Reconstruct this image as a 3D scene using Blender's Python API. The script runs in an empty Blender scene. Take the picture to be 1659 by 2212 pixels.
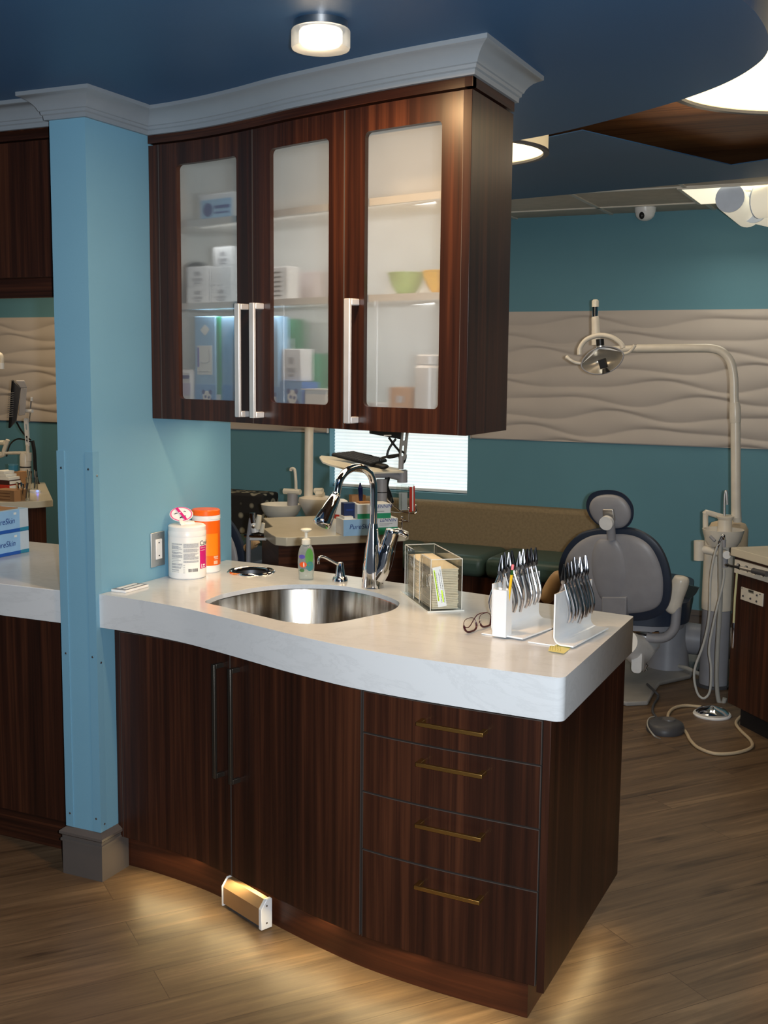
import bpy, bmesh, math, random
from mathutils import Vector, Matrix
from mathutils.geometry import tessellate_polygon, delaunay_2d_cdt
random.seed(7)
PI = math.pi
scene = bpy.context.scene
COL = scene.collection
V = Vector
# ------------------------------------------------------------------ camera
CAM = V((2.257, -2.7615, 1.6179)); YAW, PIT, ROL, FPX = -0.4361, -0.1262, -0.0096, 2486.05
FWD = V((math.sin(YAW)*math.cos(PIT), math.cos(YAW)*math.cos(PIT), math.sin(PIT)))
_r = V((math.cos(YAW), -math.sin(YAW), 0)); _u = _r.cross(FWD)
RIGHT = _r*math.cos(ROL) - _u*math.sin(ROL); UP = _r*math.sin(ROL) + _u*math.cos(ROL)
cd = bpy.data.cameras.new('camera'); cam = bpy.data.objects.new('camera', cd); COL.objects.link(cam)
cd.sensor_fit = 'HORIZONTAL'; cd.sensor_width = 36; cd.lens = 36*FPX/1659; cd.clip_start = .05
M = Matrix((RIGHT, UP, -FWD)).transposed().to_4x4(); M.translation = CAM; cam.matrix_world = M
scene.camera = cam
def at(px, py, x=None, y=None, z=None):
    """survey helper: the point of the real plane x=, y= or z= seen at this place of the photograph"""
    v = FWD + RIGHT*((px-829.5)/FPX) - UP*((py-1106)/FPX)
    i, val = (0, x) if x is not None else (1, y) if y is not None else (2, z)
    return CAM + v*((val-CAM[i])/v[i])
scene.view_settings.view_transform = 'Standard'; scene.view_settings.look = 'None'
scene.view_settings.exposure = 0; scene.view_settings.gamma = 1
cy = scene.cycles
cy.use_denoising = True; cy.max_bounces = 10; cy.transmission_bounces = 8; cy.transparent_max_bounces = 12
cy.glossy_bounces = 5; cy.diffuse_bounces = 4; cy.sample_clamp_indirect = 6; cy.caustics_reflective = False; cy.caustics_refractive = False

# ------------------------------------------------------------------ materials
def s2l(c): return tuple((v/255/12.92 if v/255 <= .04045 else ((v/255+.055)/1.055)**2.4) for v in c)
def newmat(name):
    m = bpy.data.materials.new(name); m.use_nodes = True
    nt = m.node_tree; return m, nt, nt.nodes['Principled BSDF']
def N(nt, t, **k):
    n = nt.nodes.new(t)
    for a, b in k.items():
        if a in n.inputs: n.inputs[a].default_value = b
        else: setattr(n, a, b)
    return n
def ramp(nt, stops):
    n = nt.nodes.new('ShaderNodeValToRGB'); e = n.color_ramp.elements
    while len(e) < len(stops): e.new(.5)
    for q, (p, c) in zip(e, stops): q.position = p; q.color = (*c, 1)
    return n
def coords(nt, scale=(1, 1, 1), rot=(0, 0, 0), kind='Object'):
    tc = nt.nodes.new('ShaderNodeTexCoord'); mp = nt.nodes.new('ShaderNodeMapping')
    mp.inputs['Scale'].default_value = scale; mp.inputs['Rotation'].default_value = rot
    nt.links.new(tc.outputs[kind], mp.inputs['Vector']); return mp.outputs['Vector']
MATS = {}
def mat(name, c, rough=.5, metal=0., spec=.5, var=.06, nscale=14, bump=0., bscale=200, coat=0., trans=0., ior=1.45, emit=None, es=0., alpha=1., sheen=0.):
    if name in MATS: return MATS[name]
    m, nt, b = newmat(name); L = nt.links
    v = coords(nt)
    nz = N(nt, 'ShaderNodeTexNoise', Scale=nscale, Detail=3.); L.new(v, nz.inputs['Vector'])
    r = ramp(nt, [(.3, tuple(x*(1-var) for x in c)), (.7, tuple(min(1, x*(1+var)) for x in c))])
    L.new(nz.outputs['Fac'], r.inputs['Fac']); L.new(r.outputs['Color'], b.inputs['Base Color'])
    b.inputs['Roughness'].default_value = rough; b.inputs['Metallic'].default_value = metal
    b.inputs['Specular IOR Level'].default_value = spec; b.inputs['Coat Weight'].default_value = coat
    b.inputs['Transmission Weight'].default_value = trans; b.inputs['IOR'].default_value = ior
    b.inputs['Alpha'].default_value = alpha
    if sheen: b.inputs['Sheen Weight'].default_value = sheen
    if emit: b.inputs['Emission Color'].default_value = (*emit, 1); b.inputs['Emission Strength'].default_value = es
    if bump:
        n2 = N(nt, 'ShaderNodeTexNoise', Scale=bscale, Detail=2.); L.new(v, n2.inputs['Vector'])
        bp = N(nt, 'ShaderNodeBump', Strength=bump, Distance=.002); L.new(n2.outputs['Fac'], bp.inputs['Height']); L.new(bp.outputs['Normal'], b.inputs['Normal'])
    MATS[name] = m; return m
def wood(name, scale, dark, mid, light, rough=.32, spec=.35):
    m, nt, b = newmat(name); L = nt.links
    v = coords(nt, scale)
    n1 = N(nt, 'ShaderNodeTexNoise', Scale=1., Detail=5., Roughness=.62, Distortion=.3); L.new(v, n1.inputs['Vector'])
    v2 = coords(nt, tuple(q*.16 for q in scale))
    n2 = N(nt, 'ShaderNodeTexNoise', Scale=1., Detail=2.); L.new(v2, n2.inputs['Vector'])
    mx = N(nt, 'ShaderNodeMath', operation='ADD'); h = N(nt, 'ShaderNodeMath', operation='MULTIPLY'); h.inputs[1].default_value = .55
    L.new(n2.outputs['Fac'], h.inputs[0]); L.new(n1.outputs['Fac'], mx.inputs[0]); L.new(h.outputs[0], mx.inputs[1])
    r = ramp(nt, [(.58, dark), (.78, mid), (.98, light)]); L.new(mx.outputs[0], r.inputs['Fac']); L.new(r.outputs['Color'], b.inputs['Base Color'])
    b.inputs['Roughness'].default_value = rough; b.inputs['Specular IOR Level'].default_value = spec
    return m
WD, WM, WL = s2l((36, 20, 15)), s2l((54, 29, 20)), s2l((80, 45, 29))
m_wood = wood('walnut_vertical', (46, 46, .9), WD, WM, WL)
m_wood_h = wood('walnut_horizontal', (1.3, 1.3, 75), WD, WM, WL)
m_kick = wood('walnut_kick', (2.2, 2.2, 75), s2l((50, 25, 16)), s2l((62, 32, 20)), s2l((74, 39, 24)), rough=.4)
m_wood_ceil = wood('walnut_ceiling', (1.2, 45, 40), s2l((92, 58, 34)), s2l((122, 80, 48)), s2l((142, 98, 60)), rough=.45)
m_edge = mat('edge_band', s2l((74, 66, 62)), .5)
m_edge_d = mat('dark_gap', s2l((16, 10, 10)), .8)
m_white = mat('white_melamine', s2l((226, 226, 222)), .45)
m_blue = mat('blue_paint', s2l((118, 167, 192)), .55, var=.02, nscale=3, bump=.12, bscale=350)
m_teal = mat('teal_paint', s2l((94, 142, 158)), .6, var=.03, nscale=2, bump=.1, bscale=300)
m_ceil = mat('blue_ceiling_paint', s2l((50, 90, 130)), .5, var=.03, nscale=2, bump=.08, bscale=300)
m_crown = mat('grey_trim_paint', s2l((140, 147, 154)), .4, var=.02)
m_base = mat('taupe_base_paint', s2l((92, 85, 81)), .45, var=.03)
m_guard = mat('guard_plastic', s2l((116, 163, 188)), .22, var=.01, spec=.3)
m_tile = mat('ceiling_tile', s2l((196, 190, 178)), .9, bump=.5, bscale=500)
m_steel = mat('brushed_steel', s2l((190, 190, 192)), .3, 1.)
m_nickel = mat('satin_nickel', s2l((214, 212, 210)), .42, 1.)
m_pull = mat('flash_lit_pull_steel', s2l((232, 232, 232)), .42, .55)  # whiter, less metallic steel: flash glare on the pulls put into the colour
m_brass = mat('bronze_satin', s2l((196, 158, 92)), .36, 1.)
m_nickel_d = mat('dark_nickel', s2l((136, 132, 124)), .38, 1.)
m_chrome = mat('chrome', s2l((235, 235, 238)), .05, 1., var=.01)
m_black = mat('black_plastic', s2l((22, 22, 24)), .4)
m_navy = mat('navy_vinyl', s2l((38, 48, 66)), .42, bump=.1, bscale=600)
m_greysh = mat('grey_shell', s2l((150, 150, 156)), .4, bump=.05, bscale=500)
m_cream = mat('cream_plastic', s2l((226, 220, 204)), .3)
m_whitep = mat('white_plastic', s2l((236, 236, 236)), .3)
m_offw = mat('ivory_enamel', s2l((222, 214, 200)), .28)
m_paper = mat('paper_white', s2l((238, 238, 234)), .8)
m_kraft = mat('kraft_towel', s2l((236, 220, 192)), .9, bump=.3, bscale=300)
def clear(name, tint, f0=.06, rough=.02, haze=0.):
    m, nt, b = newmat(name); L = nt.links; nt.nodes.remove(b)
    tr_ = N(nt, 'ShaderNodeBsdfTransparent'); gl = N(nt, 'ShaderNodeBsdfGlossy', Roughness=rough); lw = N(nt, 'ShaderNodeLayerWeight', Blend=.25)
    nz = N(nt, 'ShaderNodeTexNoise', Scale=60.); L.new(coords(nt), nz.inputs['Vector'])
    r = ramp(nt, [(.3, tuple(x*.985 for x in tint)), (.7, tint)]); L.new(nz.outputs['Fac'], r.inputs['Fac']); L.new(r.outputs['Color'], tr_.inputs['Color'])
    ml = N(nt, 'ShaderNodeMath', operation='MULTIPLY_ADD'); ml.inputs[1].default_value = .5; ml.inputs[2].default_value = f0*.5; L.new(lw.outputs['Fresnel'], ml.inputs[0])
    mx = N(nt, 'ShaderNodeMixShader'); L.new(ml.outputs[0], mx.inputs[0]); L.new(tr_.outputs[0], mx.inputs[1]); L.new(gl.outputs[0], mx.inputs[2]); out = mx.outputs[0]
    if haze:
        dfu = N(nt, 'ShaderNodeBsdfDiffuse'); dfu.inputs['Color'].default_value = (.85, .86, .86, 1); m2 = N(nt, 'ShaderNodeMixShader'); m2.inputs[0].default_value = haze
        L.new(out, m2.inputs[1]); L.new(dfu.outputs[0], m2.inputs[2]); out = m2.outputs[0]
    L.new(out, nt.nodes['Material Output'].inputs['Surface']); return m
m_acry = clear('clear_acrylic', (.96, .97, .96))
m_acry_edge = mat('acrylic_edge', s2l((235, 232, 222)), .2, var=0.)
m_wacry = mat('white_acrylic', s2l((240, 242, 244)), .15, var=.01)
m_tan = mat('tan_fabric', s2l((140, 122, 94)), .9, var=.12, nscale=60, bump=.5, bscale=500)
m_green = mat('green_vinyl', s2l((62, 84, 78)), .4, var=.06)
m_orange = mat('orange_plastic', s2l((255, 104, 16)), .32, var=.03)
m_orange2 = mat('orange_label_light', s2l((255, 140, 20)), .35, var=.03)
m_mag = mat('magenta_print', s2l((206, 22, 120)), .5)
m_ink = mat('black_ink', s2l((26, 26, 30)), .6)
m_inkg = mat('grey_ink', s2l((172, 174, 180)), .7, var=.25, nscale=260)
m_navyink = mat('navy_ink', s2l((26, 60, 140)), .5)
m_boxblue = mat('light_blue_card', s2l((150, 196, 232)), .5)
m_boxblue2 = mat('mid_blue_card', s2l((52, 118, 196)), .5)
m_boxw = mat('white_card', s2l((226, 230, 234)), .55)
m_boxg = mat('green_card', s2l((40, 150, 110)), .5)
m_rubber = mat('grey_hose', s2l((168, 166, 160)), .45)
m_yellow = mat('yellow_paint', s2l((248, 196, 40)), .4)
m_pink = mat('pink_eraser', s2l((240, 130, 140)), .7)
m_note = mat('yellow_note', s2l((222, 214, 140)), .8)
m_kraftbox = mat('kraft_card', s2l((176, 130, 88)), .8)
m_red = mat('red_card', s2l((190, 50, 36)), .5)
m_maroon = mat('maroon_frame', s2l((60, 18, 24)), .25)
m_lens = clear('lens_glass', (.98, .98, .98))
m_wave = mat('wave_panel', s2l((192, 182, 174)), .6, var=.02, nscale=5)
m_darkgrey = mat('dark_grey_plastic', s2l((70, 70, 74)), .45)
m_lum = mat('lamp_diffuser', s2l((255, 236, 200)), .5, emit=(1, .79, .45), es=2.0)
m_lum_w = mat('lamp_core', s2l((255, 244, 230)), .5, emit=(1, .86, .66), es=5.)
m_tube = mat('tube_diffuser', s2l((250, 244, 224)), .5, emit=(1, .9, .7), es=.42)
m_panel = mat('light_panel_diffuser', s2l((250, 246, 226)), .5, emit=(1, .92, .7), es=.9)
m_shade = mat('drum_shade', s2l((214, 196, 160)), .7, emit=(1, .78, .45), es=.4)
m_glasspane = clear('window_glass', (.98, .99, .99))
m_blind = mat('white_pleated_blind', s2l((236, 246, 246)), .8, emit=(.86, .97, 1.), es=.62)
m_sky = mat('led_blue', s2l((40, 60, 255)), .4, emit=(.1, .15, 1), es=4.)

# counter stone: off white with soft grey veins
m_stone, nt, b = newmat('white_solid_surface'); v = coords(nt, (1, 2.2, 3.2), (0, 0, .15))
n1 = N(nt, 'ShaderNodeTexNoise', Scale=2.6, Detail=8., Roughness=.68, Distortion=1.1); nt.links.new(v, n1.inputs['Vector'])
r = ramp(nt, [(.30, s2l((203, 206, 210))), (.36, s2l((213, 216, 219))), (.47, s2l((216, 219, 222))), (.505, s2l((210, 213, 216))), (.54, s2l((217, 220, 223)))])
nt.links.new(n1.outputs['Fac'], r.inputs['Fac']); nt.links.new(r.outputs['Color'], b.inputs['Base Color'])
b.inputs['Roughness'].default_value = .16; b.inputs['Specular IOR Level'].default_value = .5
m_stone2 = mat('warm_lit_solid_surface', s2l((216, 206, 184)), .25, var=.03, nscale=8)  # pale counter stone with the bays' warm lamplight put into its colour
# sink steel: vertical highlight streaks and brownish reflections put into its colour
m_sink, nt, b = newmat('sink_steel'); v = coords(nt, (9, 9, .6))
n1 = N(nt, 'ShaderNodeTexNoise', Scale=6., Detail=4.); nt.links.new(v, n1.inputs['Vector'])
r = ramp(nt, [(.35, s2l((140, 126, 110))), (.65, s2l((206, 200, 192)))]); nt.links.new(n1.outputs['Fac'], r.inputs['Fac']); nt.links.new(r.outputs['Color'], b.inputs['Base Color'])
b.inputs['Metallic'].default_value = 1; b.inputs['Roughness'].default_value = .24
# plank floor
m_floor, nt, b = newmat('oak_plank_floor'); L = nt.links
v = coords(nt, (1, 1, 1), (0, 0, -.90))
bk = N(nt, 'ShaderNodeTexBrick', Scale=1.); bk.offset = .37; bk.inputs['Brick Width'].default_value = 1.25; bk.inputs['Row Height'].default_value = .152
bk.inputs['Mortar Size'].default_value = .0012; bk.inputs['Mortar Smooth'].default_value = .3; bk.inputs['Bias'].default_value = 0
bk.inputs['Color1'].default_value = (.25, .25, .25, 1); bk.inputs['Color2'].default_value = (.85, .85, .85, 1); bk.inputs['Mortar'].default_value = (0, 0, 0, 1)
L.new(v, bk.inputs['Vector'])
mp = nt.nodes.new('ShaderNodeMapping'); mp.inputs['Scale'].default_value = (1.6, 26, 1); L.new(v, mp.inputs['Vector'])
off = N(nt, 'ShaderNodeVectorMath', operation='ADD'); sc_ = N(nt, 'ShaderNodeVectorMath', operation='SCALE'); sc_.inputs['Scale'].default_value = 37.
L.new(bk.outputs['Color'], sc_.inputs[0]); L.new(mp.outputs[0], off.inputs[0]); L.new(sc_.outputs[0], off.inputs[1])
n1 = N(nt, 'ShaderNodeTexNoise', Scale=1., Detail=6., Roughness=.65, Distortion=.7); L.new(off.outputs[0], n1.inputs['Vector'])
mp2 = nt.nodes.new('ShaderNodeMapping'); mp2.inputs['Scale'].default_value = (1.5, 5, 1); L.new(v, mp2.inputs['Vector'])
n2 = N(nt, 'ShaderNodeTexNoise', Scale=1.2, Detail=3.); L.new(mp2.outputs[0], n2.inputs['Vector'])
a1 = N(nt, 'ShaderNodeMath', operation='MULTIPLY_ADD'); a1.inputs[1].default_value = .35; L.new(n2.outputs['Fac'], a1.inputs[0]); L.new(n1.outputs['Fac'], a1.inputs[2])
sp = nt.nodes.new('ShaderNodeSeparateColor'); L.new(bk.outputs['Color'], sp.inputs[0])
a2 = N(nt, 'ShaderNodeMath', operation='MULTIPLY_ADD'); a2.inputs[1].default_value = .12; L.new(sp.outputs[0], a2.inputs[0]); L.new(a1.outputs[0], a2.inputs[2])
n3 = N(nt, 'ShaderNodeTexNoise', Scale=1., Detail=4., Roughness=.7); mp3 = nt.nodes.new('ShaderNodeMapping'); mp3.inputs['Scale'].default_value = (9, 120, 1); L.new(v, mp3.inputs['Vector']); L.new(mp3.outputs[0], n3.inputs['Vector'])
a3 = N(nt, 'ShaderNodeMath', operation='MULTIPLY_ADD'); a3.inputs[1].default_value = .22; L.new(n3.outputs['Fac'], a3.inputs[0]); L.new(a2.outputs[0], a3.inputs[2])
mp4 = nt.nodes.new('ShaderNodeMapping'); mp4.inputs['Scale'].default_value = (1.7, 5.2, 1); L.new(v, mp4.inputs['Vector'])
kn = N(nt, 'ShaderNodeTexVoronoi', Scale=1.); L.new(mp4.outputs[0], kn.inputs['Vector']); kr = N(nt, 'ShaderNodeMapRange'); kr.inputs['From Min'].default_value = .02; kr.inputs['From Max'].default_value = .16; kr.inputs['To Min'].default_value = -.36; kr.inputs['To Max'].default_value = -.10; L.new(kn.outputs['Distance'], kr.inputs['Value'])
a4 = N(nt, 'ShaderNodeMath', operation='ADD'); L.new(a3.outputs[0], a4.inputs[0]); L.new(kr.outputs[0], a4.inputs[1]); a2 = a4
r = ramp(nt, [(.46, s2l((58, 44, 32))), (.66, s2l((95, 76, 57))), (.82, s2l((110, 89, 67))), (1.0, s2l((136, 112, 85)))])
L.new(a2.outputs[0], r.inputs['Fac'])
mm = N(nt, 'ShaderNodeMixRGB', blend_type='MULTIPLY'); mm.inputs['Color2'].default_value = (.55, .5, .45, 1); L.new(bk.outputs['Fac'], mm.inputs['Fac']); L.new(r.outputs['Color'], mm.inputs['Color1'])
L.new(mm.outputs['Color'], b.inputs['Base Color']); b.inputs['Roughness'].default_value = .42; b.inputs['Specular IOR Level'].default_value = .4
bp = N(nt, 'ShaderNodeBump', Strength=.12, Distance=.002); L.new(n1.outputs['Fac'], bp.inputs['Height']); L.new(bp.outputs['Normal'], b.inputs['Normal'])
# frosted glass (single sheet): part clear, part blurred, a little milky, so light gets through and near things read sharper
m_frost, nt, b = newmat('frosted_glass'); L = nt.links; nt.nodes.remove(b)
rf = N(nt, 'ShaderNodeBsdfRefraction', Roughness=.5, IOR=1.08); rf.inputs['Color'].default_value = (.96, .98, .98, 1)
tp_ = N(nt, 'ShaderNodeBsdfTransparent'); tp_.inputs['Color'].default_value = (.98, .99, .99, 1)
x0_ = N(nt, 'ShaderNodeMixShader'); x0_.inputs[0].default_value = .32; L.new(rf.outputs[0], x0_.inputs[1]); L.new(tp_.outputs[0], x0_.inputs[2])
d2 = N(nt, 'ShaderNodeBsdfDiffuse'); d2.inputs['Color'].default_value = (.62, .64, .64, 1)
nz = N(nt, 'ShaderNodeTexNoise', Scale=300.); L.new(coords(nt), nz.inputs['Vector'])
rr = ramp(nt, [(0, (.15,)*3), (1, (.18,)*3)]); L.new(nz.outputs['Fac'], rr.inputs['Fac'])
x2 = N(nt, 'ShaderNodeMixShader'); L.new(rr.outputs['Color'], x2.inputs[0]); L.new(x0_.outputs[0], x2.inputs[1]); L.new(d2.outputs[0], x2.inputs[2])
gl = N(nt, 'ShaderNodeBsdfGlossy', Roughness=.03); x3 = N(nt, 'ShaderNodeMixShader'); x3.inputs[0].default_value = .05; L.new(x2.outputs[0], x3.inputs[1]); L.new(gl.outputs[0], x3.inputs[2])
L.new(x3.outputs[0], nt.nodes['Material Output'].inputs['Surface'])
# patterned upholstery: rings on near-black cloth
m_rings, nt, b = newmat('ring_pattern_cloth'); L = nt.links
v = coords(nt, (11, 11, 11)); vo = N(nt, 'ShaderNodeTexVoronoi', Scale=1., Randomness=.25); L.new(v, vo.inputs['Vector'])
r = ramp(nt, [(.0, s2l((170, 140, 60))), (.15, s2l((34, 30, 30))), (.27, s2l((150, 146, 130))), (.36, s2l((156, 150, 132))), (.44, s2l((30, 28, 29)))])
L.new(vo.outputs['Distance'], r.inputs['Fac']); L.new(r.outputs['Color'], b.inputs['Base Color']); b.inputs['Roughness'].default_value = .85

# ------------------------------------------------------------------ things, parts, mesh builder
ROOT = {}
def tag(o, label=None, cat=None, group=None, kind=None):
    if label: o['label'] = label
    if cat: o['category'] = cat
    if group: o['group'] = group
    if kind: o['kind'] = kind
    return o
def thing(name, label, cat, loc=(0, 0, 0), rz=0., group=None):
    o = bpy.data.objects.new(name, None); COL.objects.link(o); o.empty_display_size = .05
    o.location = loc; o.rotation_euler = (0, 0, rz)
    ROOT[o.name] = Matrix.Translation(V(loc)) @ Matrix.Rotation(rz, 4, 'Z')
    return tag(o, label, cat, group)
class MB:
    def __init__(s): s.v = []; s.f = []
    def add(s, vs, fs, M=None):
        n = len(s.v)
        s.v += [(M @ V(p) if M else V(p)) for p in vs]
        s.f += [tuple(i+n for i in f) for f in fs]; return s
    def box(s, x0, x1, y0, y1, z0, z1, M=None):
        return s.add([(x, y, z) for x in (x0, x1) for y in (y0, y1) for z in (z0, z1)],
                     [(0, 1, 3, 2), (4, 6, 7, 5), (0, 4, 5, 1), (2, 3, 7, 6), (0, 2, 6, 4), (1, 5, 7, 3)], M)
    def prism(s, poly, z0, z1, M=None, holes=()):
        loops = [list(poly)] + [list(h) for h in holes]; flat = [p for l in loops for p in l]; n = len(flat)
        tri = tessellate_polygon([[V((p[0], p[1], 0)) for p in l] for l in loops]) if (holes or n > 4) else [tuple(range(n))]
        if holes:
            es = []; k = 0
            for l in loops: es += [(k+i, k+(i+1) % len(l)) for i in range(len(l))]; k += len(l)
            ov, _, of, mp_, _, _ = delaunay_2d_cdt([V(p[:2]) for p in flat], es, [], 1, 1e-7)
            def inside(c, l):
                r = False
                for i in range(len(l)):
                    a, b_ = l[i], l[i-1]
                    if (a[1] > c[1]) != (b_[1] > c[1]) and c[0] < (b_[0]-a[0])*(c[1]-a[1])/(b_[1]-a[1])+a[0]: r = not r
                return r
            tri = []
            for t in of:
                c = [sum(ov[i][j] for i in t)/len(t) for j in (0, 1)]
                if inside(c, loops[0]) and not any(inside(c, h) for h in loops[1:]): tri.append([mp_[i][0] for i in t])
        def area(l): return sum(l[i][0]*l[(i+1) % len(l)][1]-l[(i+1) % len(l)][0]*l[i][1] for i in range(len(l)))
        fs = []
        for t in tri:
            a = area([flat[i] for i in t]); t = tuple(t) if a > 0 else tuple(reversed(t))
            fs.append(tuple(i+n for i in t)); fs.append(tuple(reversed(t)))
        k = 0
        for li, l in enumerate(loops):
            m = len(l); ccw = area(l) > 0; out = ccw if li == 0 else not ccw
            for i in range(m):
                a, c = k+i, k+(i+1) % m
                fs.append((a, c, c+n, a+n) if out else (c, a, a+n, c+n))
            k += m
        return s.add([(p[0], p[1], z0) for p in flat]+[(p[0], p[1], z1) for p in flat], fs, M)
    def lathe(s, prof, seg=32, c=(0, 0, 0), M=None, sx=1, sy=1, cap=True):
        vs = []; fs = []
        for (r, z) in prof:
            for k in range(seg):
                a = 2*PI*k/seg; vs.append((c[0]+r*sx*math.cos(a), c[1]+r*sy*math.sin(a), c[2]+z))
        for i in range(len(prof)-1):
            for k in range(seg):
                a = i*seg+k; b_ = i*seg+(k+1) % seg; fs.append((a, b_, b_+seg, a+seg))
        if prof[0] == prof[-1] or not cap: return s.add(vs, fs, M)
        if prof[0][0] > 1e-6: fs.append(tuple(reversed(range(seg))))
        if prof[-1][0] > 1e-6: fs.append(tuple((len(prof)-1)*seg+k for k in range(seg)))
        return s.add(vs, fs, M)
    def tube(s, path, r, seg=10, M=None, flat=1.):
        P = [V(p) for p in path]; n = len(P); R = r if isinstance(r, (list, tuple)) else [r]*n
        T = [(P[min(i+1, n-1)]-P[max(i-1, 0)]).normalized() for i in range(n)]
        a = V((0, 0, 1)) if abs(T[0].z) < .9 else V((1, 0, 0)); nv = (a-T[0]*a.dot(T[0])).normalized()
        vs = []; fs = []
        for i in range(n):
            nv = (nv-T[i]*nv.dot(T[i])).normalized(); bv = T[i].cross(nv)
            for k in range(seg):
                t = 2*PI*k/seg; vs.append(P[i]+nv*R[i]*math.cos(t)*flat+bv*R[i]*math.sin(t))
        for i in range(n-1):
            for k in range(seg):
                c = i*seg+k; d = i*seg+(k+1) % seg; fs.append((c, d, d+seg, c+seg))
        fs.append(tuple(reversed(range(seg)))); fs.append(tuple((n-1)*seg+k for k in range(seg)))
        return s.add(vs, fs, M)
    def ell(s, c, rx, ry, rz, seg=24, rings=14, M=None):
        return s.lathe([(max(1e-7, math.sin(PI*i/rings)), -math.cos(PI*i/rings)) for i in range(rings+1)], seg,
                       M=(M or Matrix.Identity(4)) @ Matrix.Translation(V(c)) @ Matrix.Diagonal((rx, ry, rz, 1)))
    def build(s, name, m, parent=None, label=None, cat=None, group=None, kind=None, bev=0., local=False, smooth=True, ang=35, seg=2):
        mesh = bpy.data.meshes.new(name); vs = s.v
        top = parent
        while top is not None and top.parent is not None: top = top.parent
        if top is not None and not local and top.name in ROOT:
            I = ROOT[top.name].inverted(); vs = [I @ p for p in vs]
        mesh.from_pydata([tuple(p) for p in vs], [], s.f); mesh.validate()
        bm = bmesh.new(); bm.from_mesh(mesh); bmesh.ops.remove_doubles(bm, verts=bm.verts, dist=1e-6)
        bmesh.ops.recalc_face_normals(bm, faces=bm.faces); bm.to_mesh(mesh); bm.free()
        if smooth:
            mesh.polygons.foreach_set('use_smooth', [True]*len(mesh.polygons)); mesh.set_sharp_from_angle(angle=math.radians(ang))
        mesh.materials.append(m)
        o = bpy.data.objects.new(name, mesh); COL.objects.link(o)
        if parent is not None: o.parent = parent
        if bev:
            bv = o.modifiers.new('bevel', 'BEVEL'); bv.width = bev; bv.segments = seg; bv.limit_method = 'ANGLE'; bv.angle_limit = math.radians(40); bv.harden_normals = False
        return tag(o, label, cat, group, kind)
def dup(root, loc=None, rz=None, label=None, group=None):
    r = root.copy(); COL.objects.link(r)
    if loc is not None: r.location = loc
    if rz is not None: r.rotation_euler = rz if isinstance(rz, tuple) else (0, 0, rz)
    if label: r['label'] = label
    if group: r['group'] = group
    for ch in list(root.children):
        c = ch.copy(); COL.objects.link(c); c.parent = r
        for g in list(ch.children):
            d = g.copy(); COL.objects.link(d); d.parent = c
    return r
def spline(pts):
    xs = [p[0] for p in pts]; ys = [p[1] for p in pts]; n = len(xs)
    m = [(ys[min(i+1, n-1)]-ys[max(i-1, 0)])/(xs[min(i+1, n-1)]-xs[max(i-1, 0)]) for i in range(n)]
    def f(x):
        if x <= xs[0]: return ys[0]+m[0]*(x-xs[0])
        if x >= xs[-1]: return ys[-1]+m[-1]*(x-xs[-1])
        i = max(k for k in range(n-1) if xs[k] <= x); h = xs[i+1]-xs[i]; t = (x-xs[i])/h
        return (2*t**3-3*t*t+1)*ys[i]+(t**3-2*t*t+t)*h*m[i]+(-2*t**3+3*t*t)*ys[i+1]+(t**3-t*t)*h*m[i+1]
    return f
def catmull(P, k=8):
    P = [V(p) for p in P]; out = []
    for i in range(len(P)-1):
        a, b_, c, d = P[max(i-1, 0)], P[i], P[i+1], P[min(i+2, len(P)-1)]
        for j in range(k):
            t = j/k; out.append(.5*((2*b_)+(c-a)*t+(2*a-5*b_+4*c-d)*t*t+(3*b_-a-3*c+d)*t**3))
    out.append(P[-1]); return out
def lin(a, b_, n): return [a+(b_-a)*i/n for i in range(n+1)]
def strip(mb, f, x0, x1, z0, z1, o0, o1, n=None):
    """solid slab that follows the curve y=f(x) between offsets o0 and o1"""
    n = n or max(2, int(abs(x1-x0)/.03)); vs = []; fs = []
    for x in lin(x0, x1, n): y = f(x); vs += [(x, y+o0, z0), (x, y+o0, z1), (x, y+o1, z1), (x, y+o1, z0)]
    for i in range(n):
        a = 4*i; b_ = a+4
        for k in range(4): fs.append((a+k, a+(k+1) % 4, b_+(k+1) % 4, b_+k))
    fs += [(0, 3, 2, 1), (4*n, 4*n+1, 4*n+2, 4*n+3)]
    mb.add(vs, fs); return mb
def text_mb(s, size, O, R, U, lift=.0004, mb=None, align='LEFT', wrap=None, shear=0.):
    """lettering laid on a plane (or wrapped round a cylinder: wrap=(centre, radius, angle, z))"""
    cu = bpy.data.curves.new('t', 'FONT'); cu.body = s; cu.size = size; cu.shear = shear; cu.align_x = align
    ob = bpy.data.objects.new('t', cu); COL.objects.link(ob); bpy.context.view_layer.update()
    me = ob.evaluated_get(bpy.context.evaluated_depsgraph_get()).to_mesh()
    mb = mb or MB(); vs = []
    for p in me.vertices:
        if wrap: c, rad, a0, z0 = wrap; a = a0+p.co.x/rad; vs.append((c[0]+(rad+lift)*math.cos(a), c[1]+(rad+lift)*math.sin(a), z0+p.co.y))
        else: vs.append(V(O)+V(R)*p.co.x+V(U)*p.co.y+V(R).cross(V(U))*lift)
    mb.add(vs, [tuple(q.vertices) for q in me.polygons])
    bpy.data.objects.remove(ob); bpy.data.curves.remove(cu); return mb
def patch(mb, c, rad, a0, a1, z0, z1, lift=.0003, n=10):
    vs = []; fs = []
    for a in lin(a0, a1, n): x, y = c[0]+(rad+lift)*math.cos(a), c[1]+(rad+lift)*math.sin(a); vs += [(x, y, z0), (x, y, z1)]
    for i in range(n): fs.append((2*i, 2*i+2, 2*i+3, 2*i+1))
    return mb.add(vs, fs)
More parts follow.
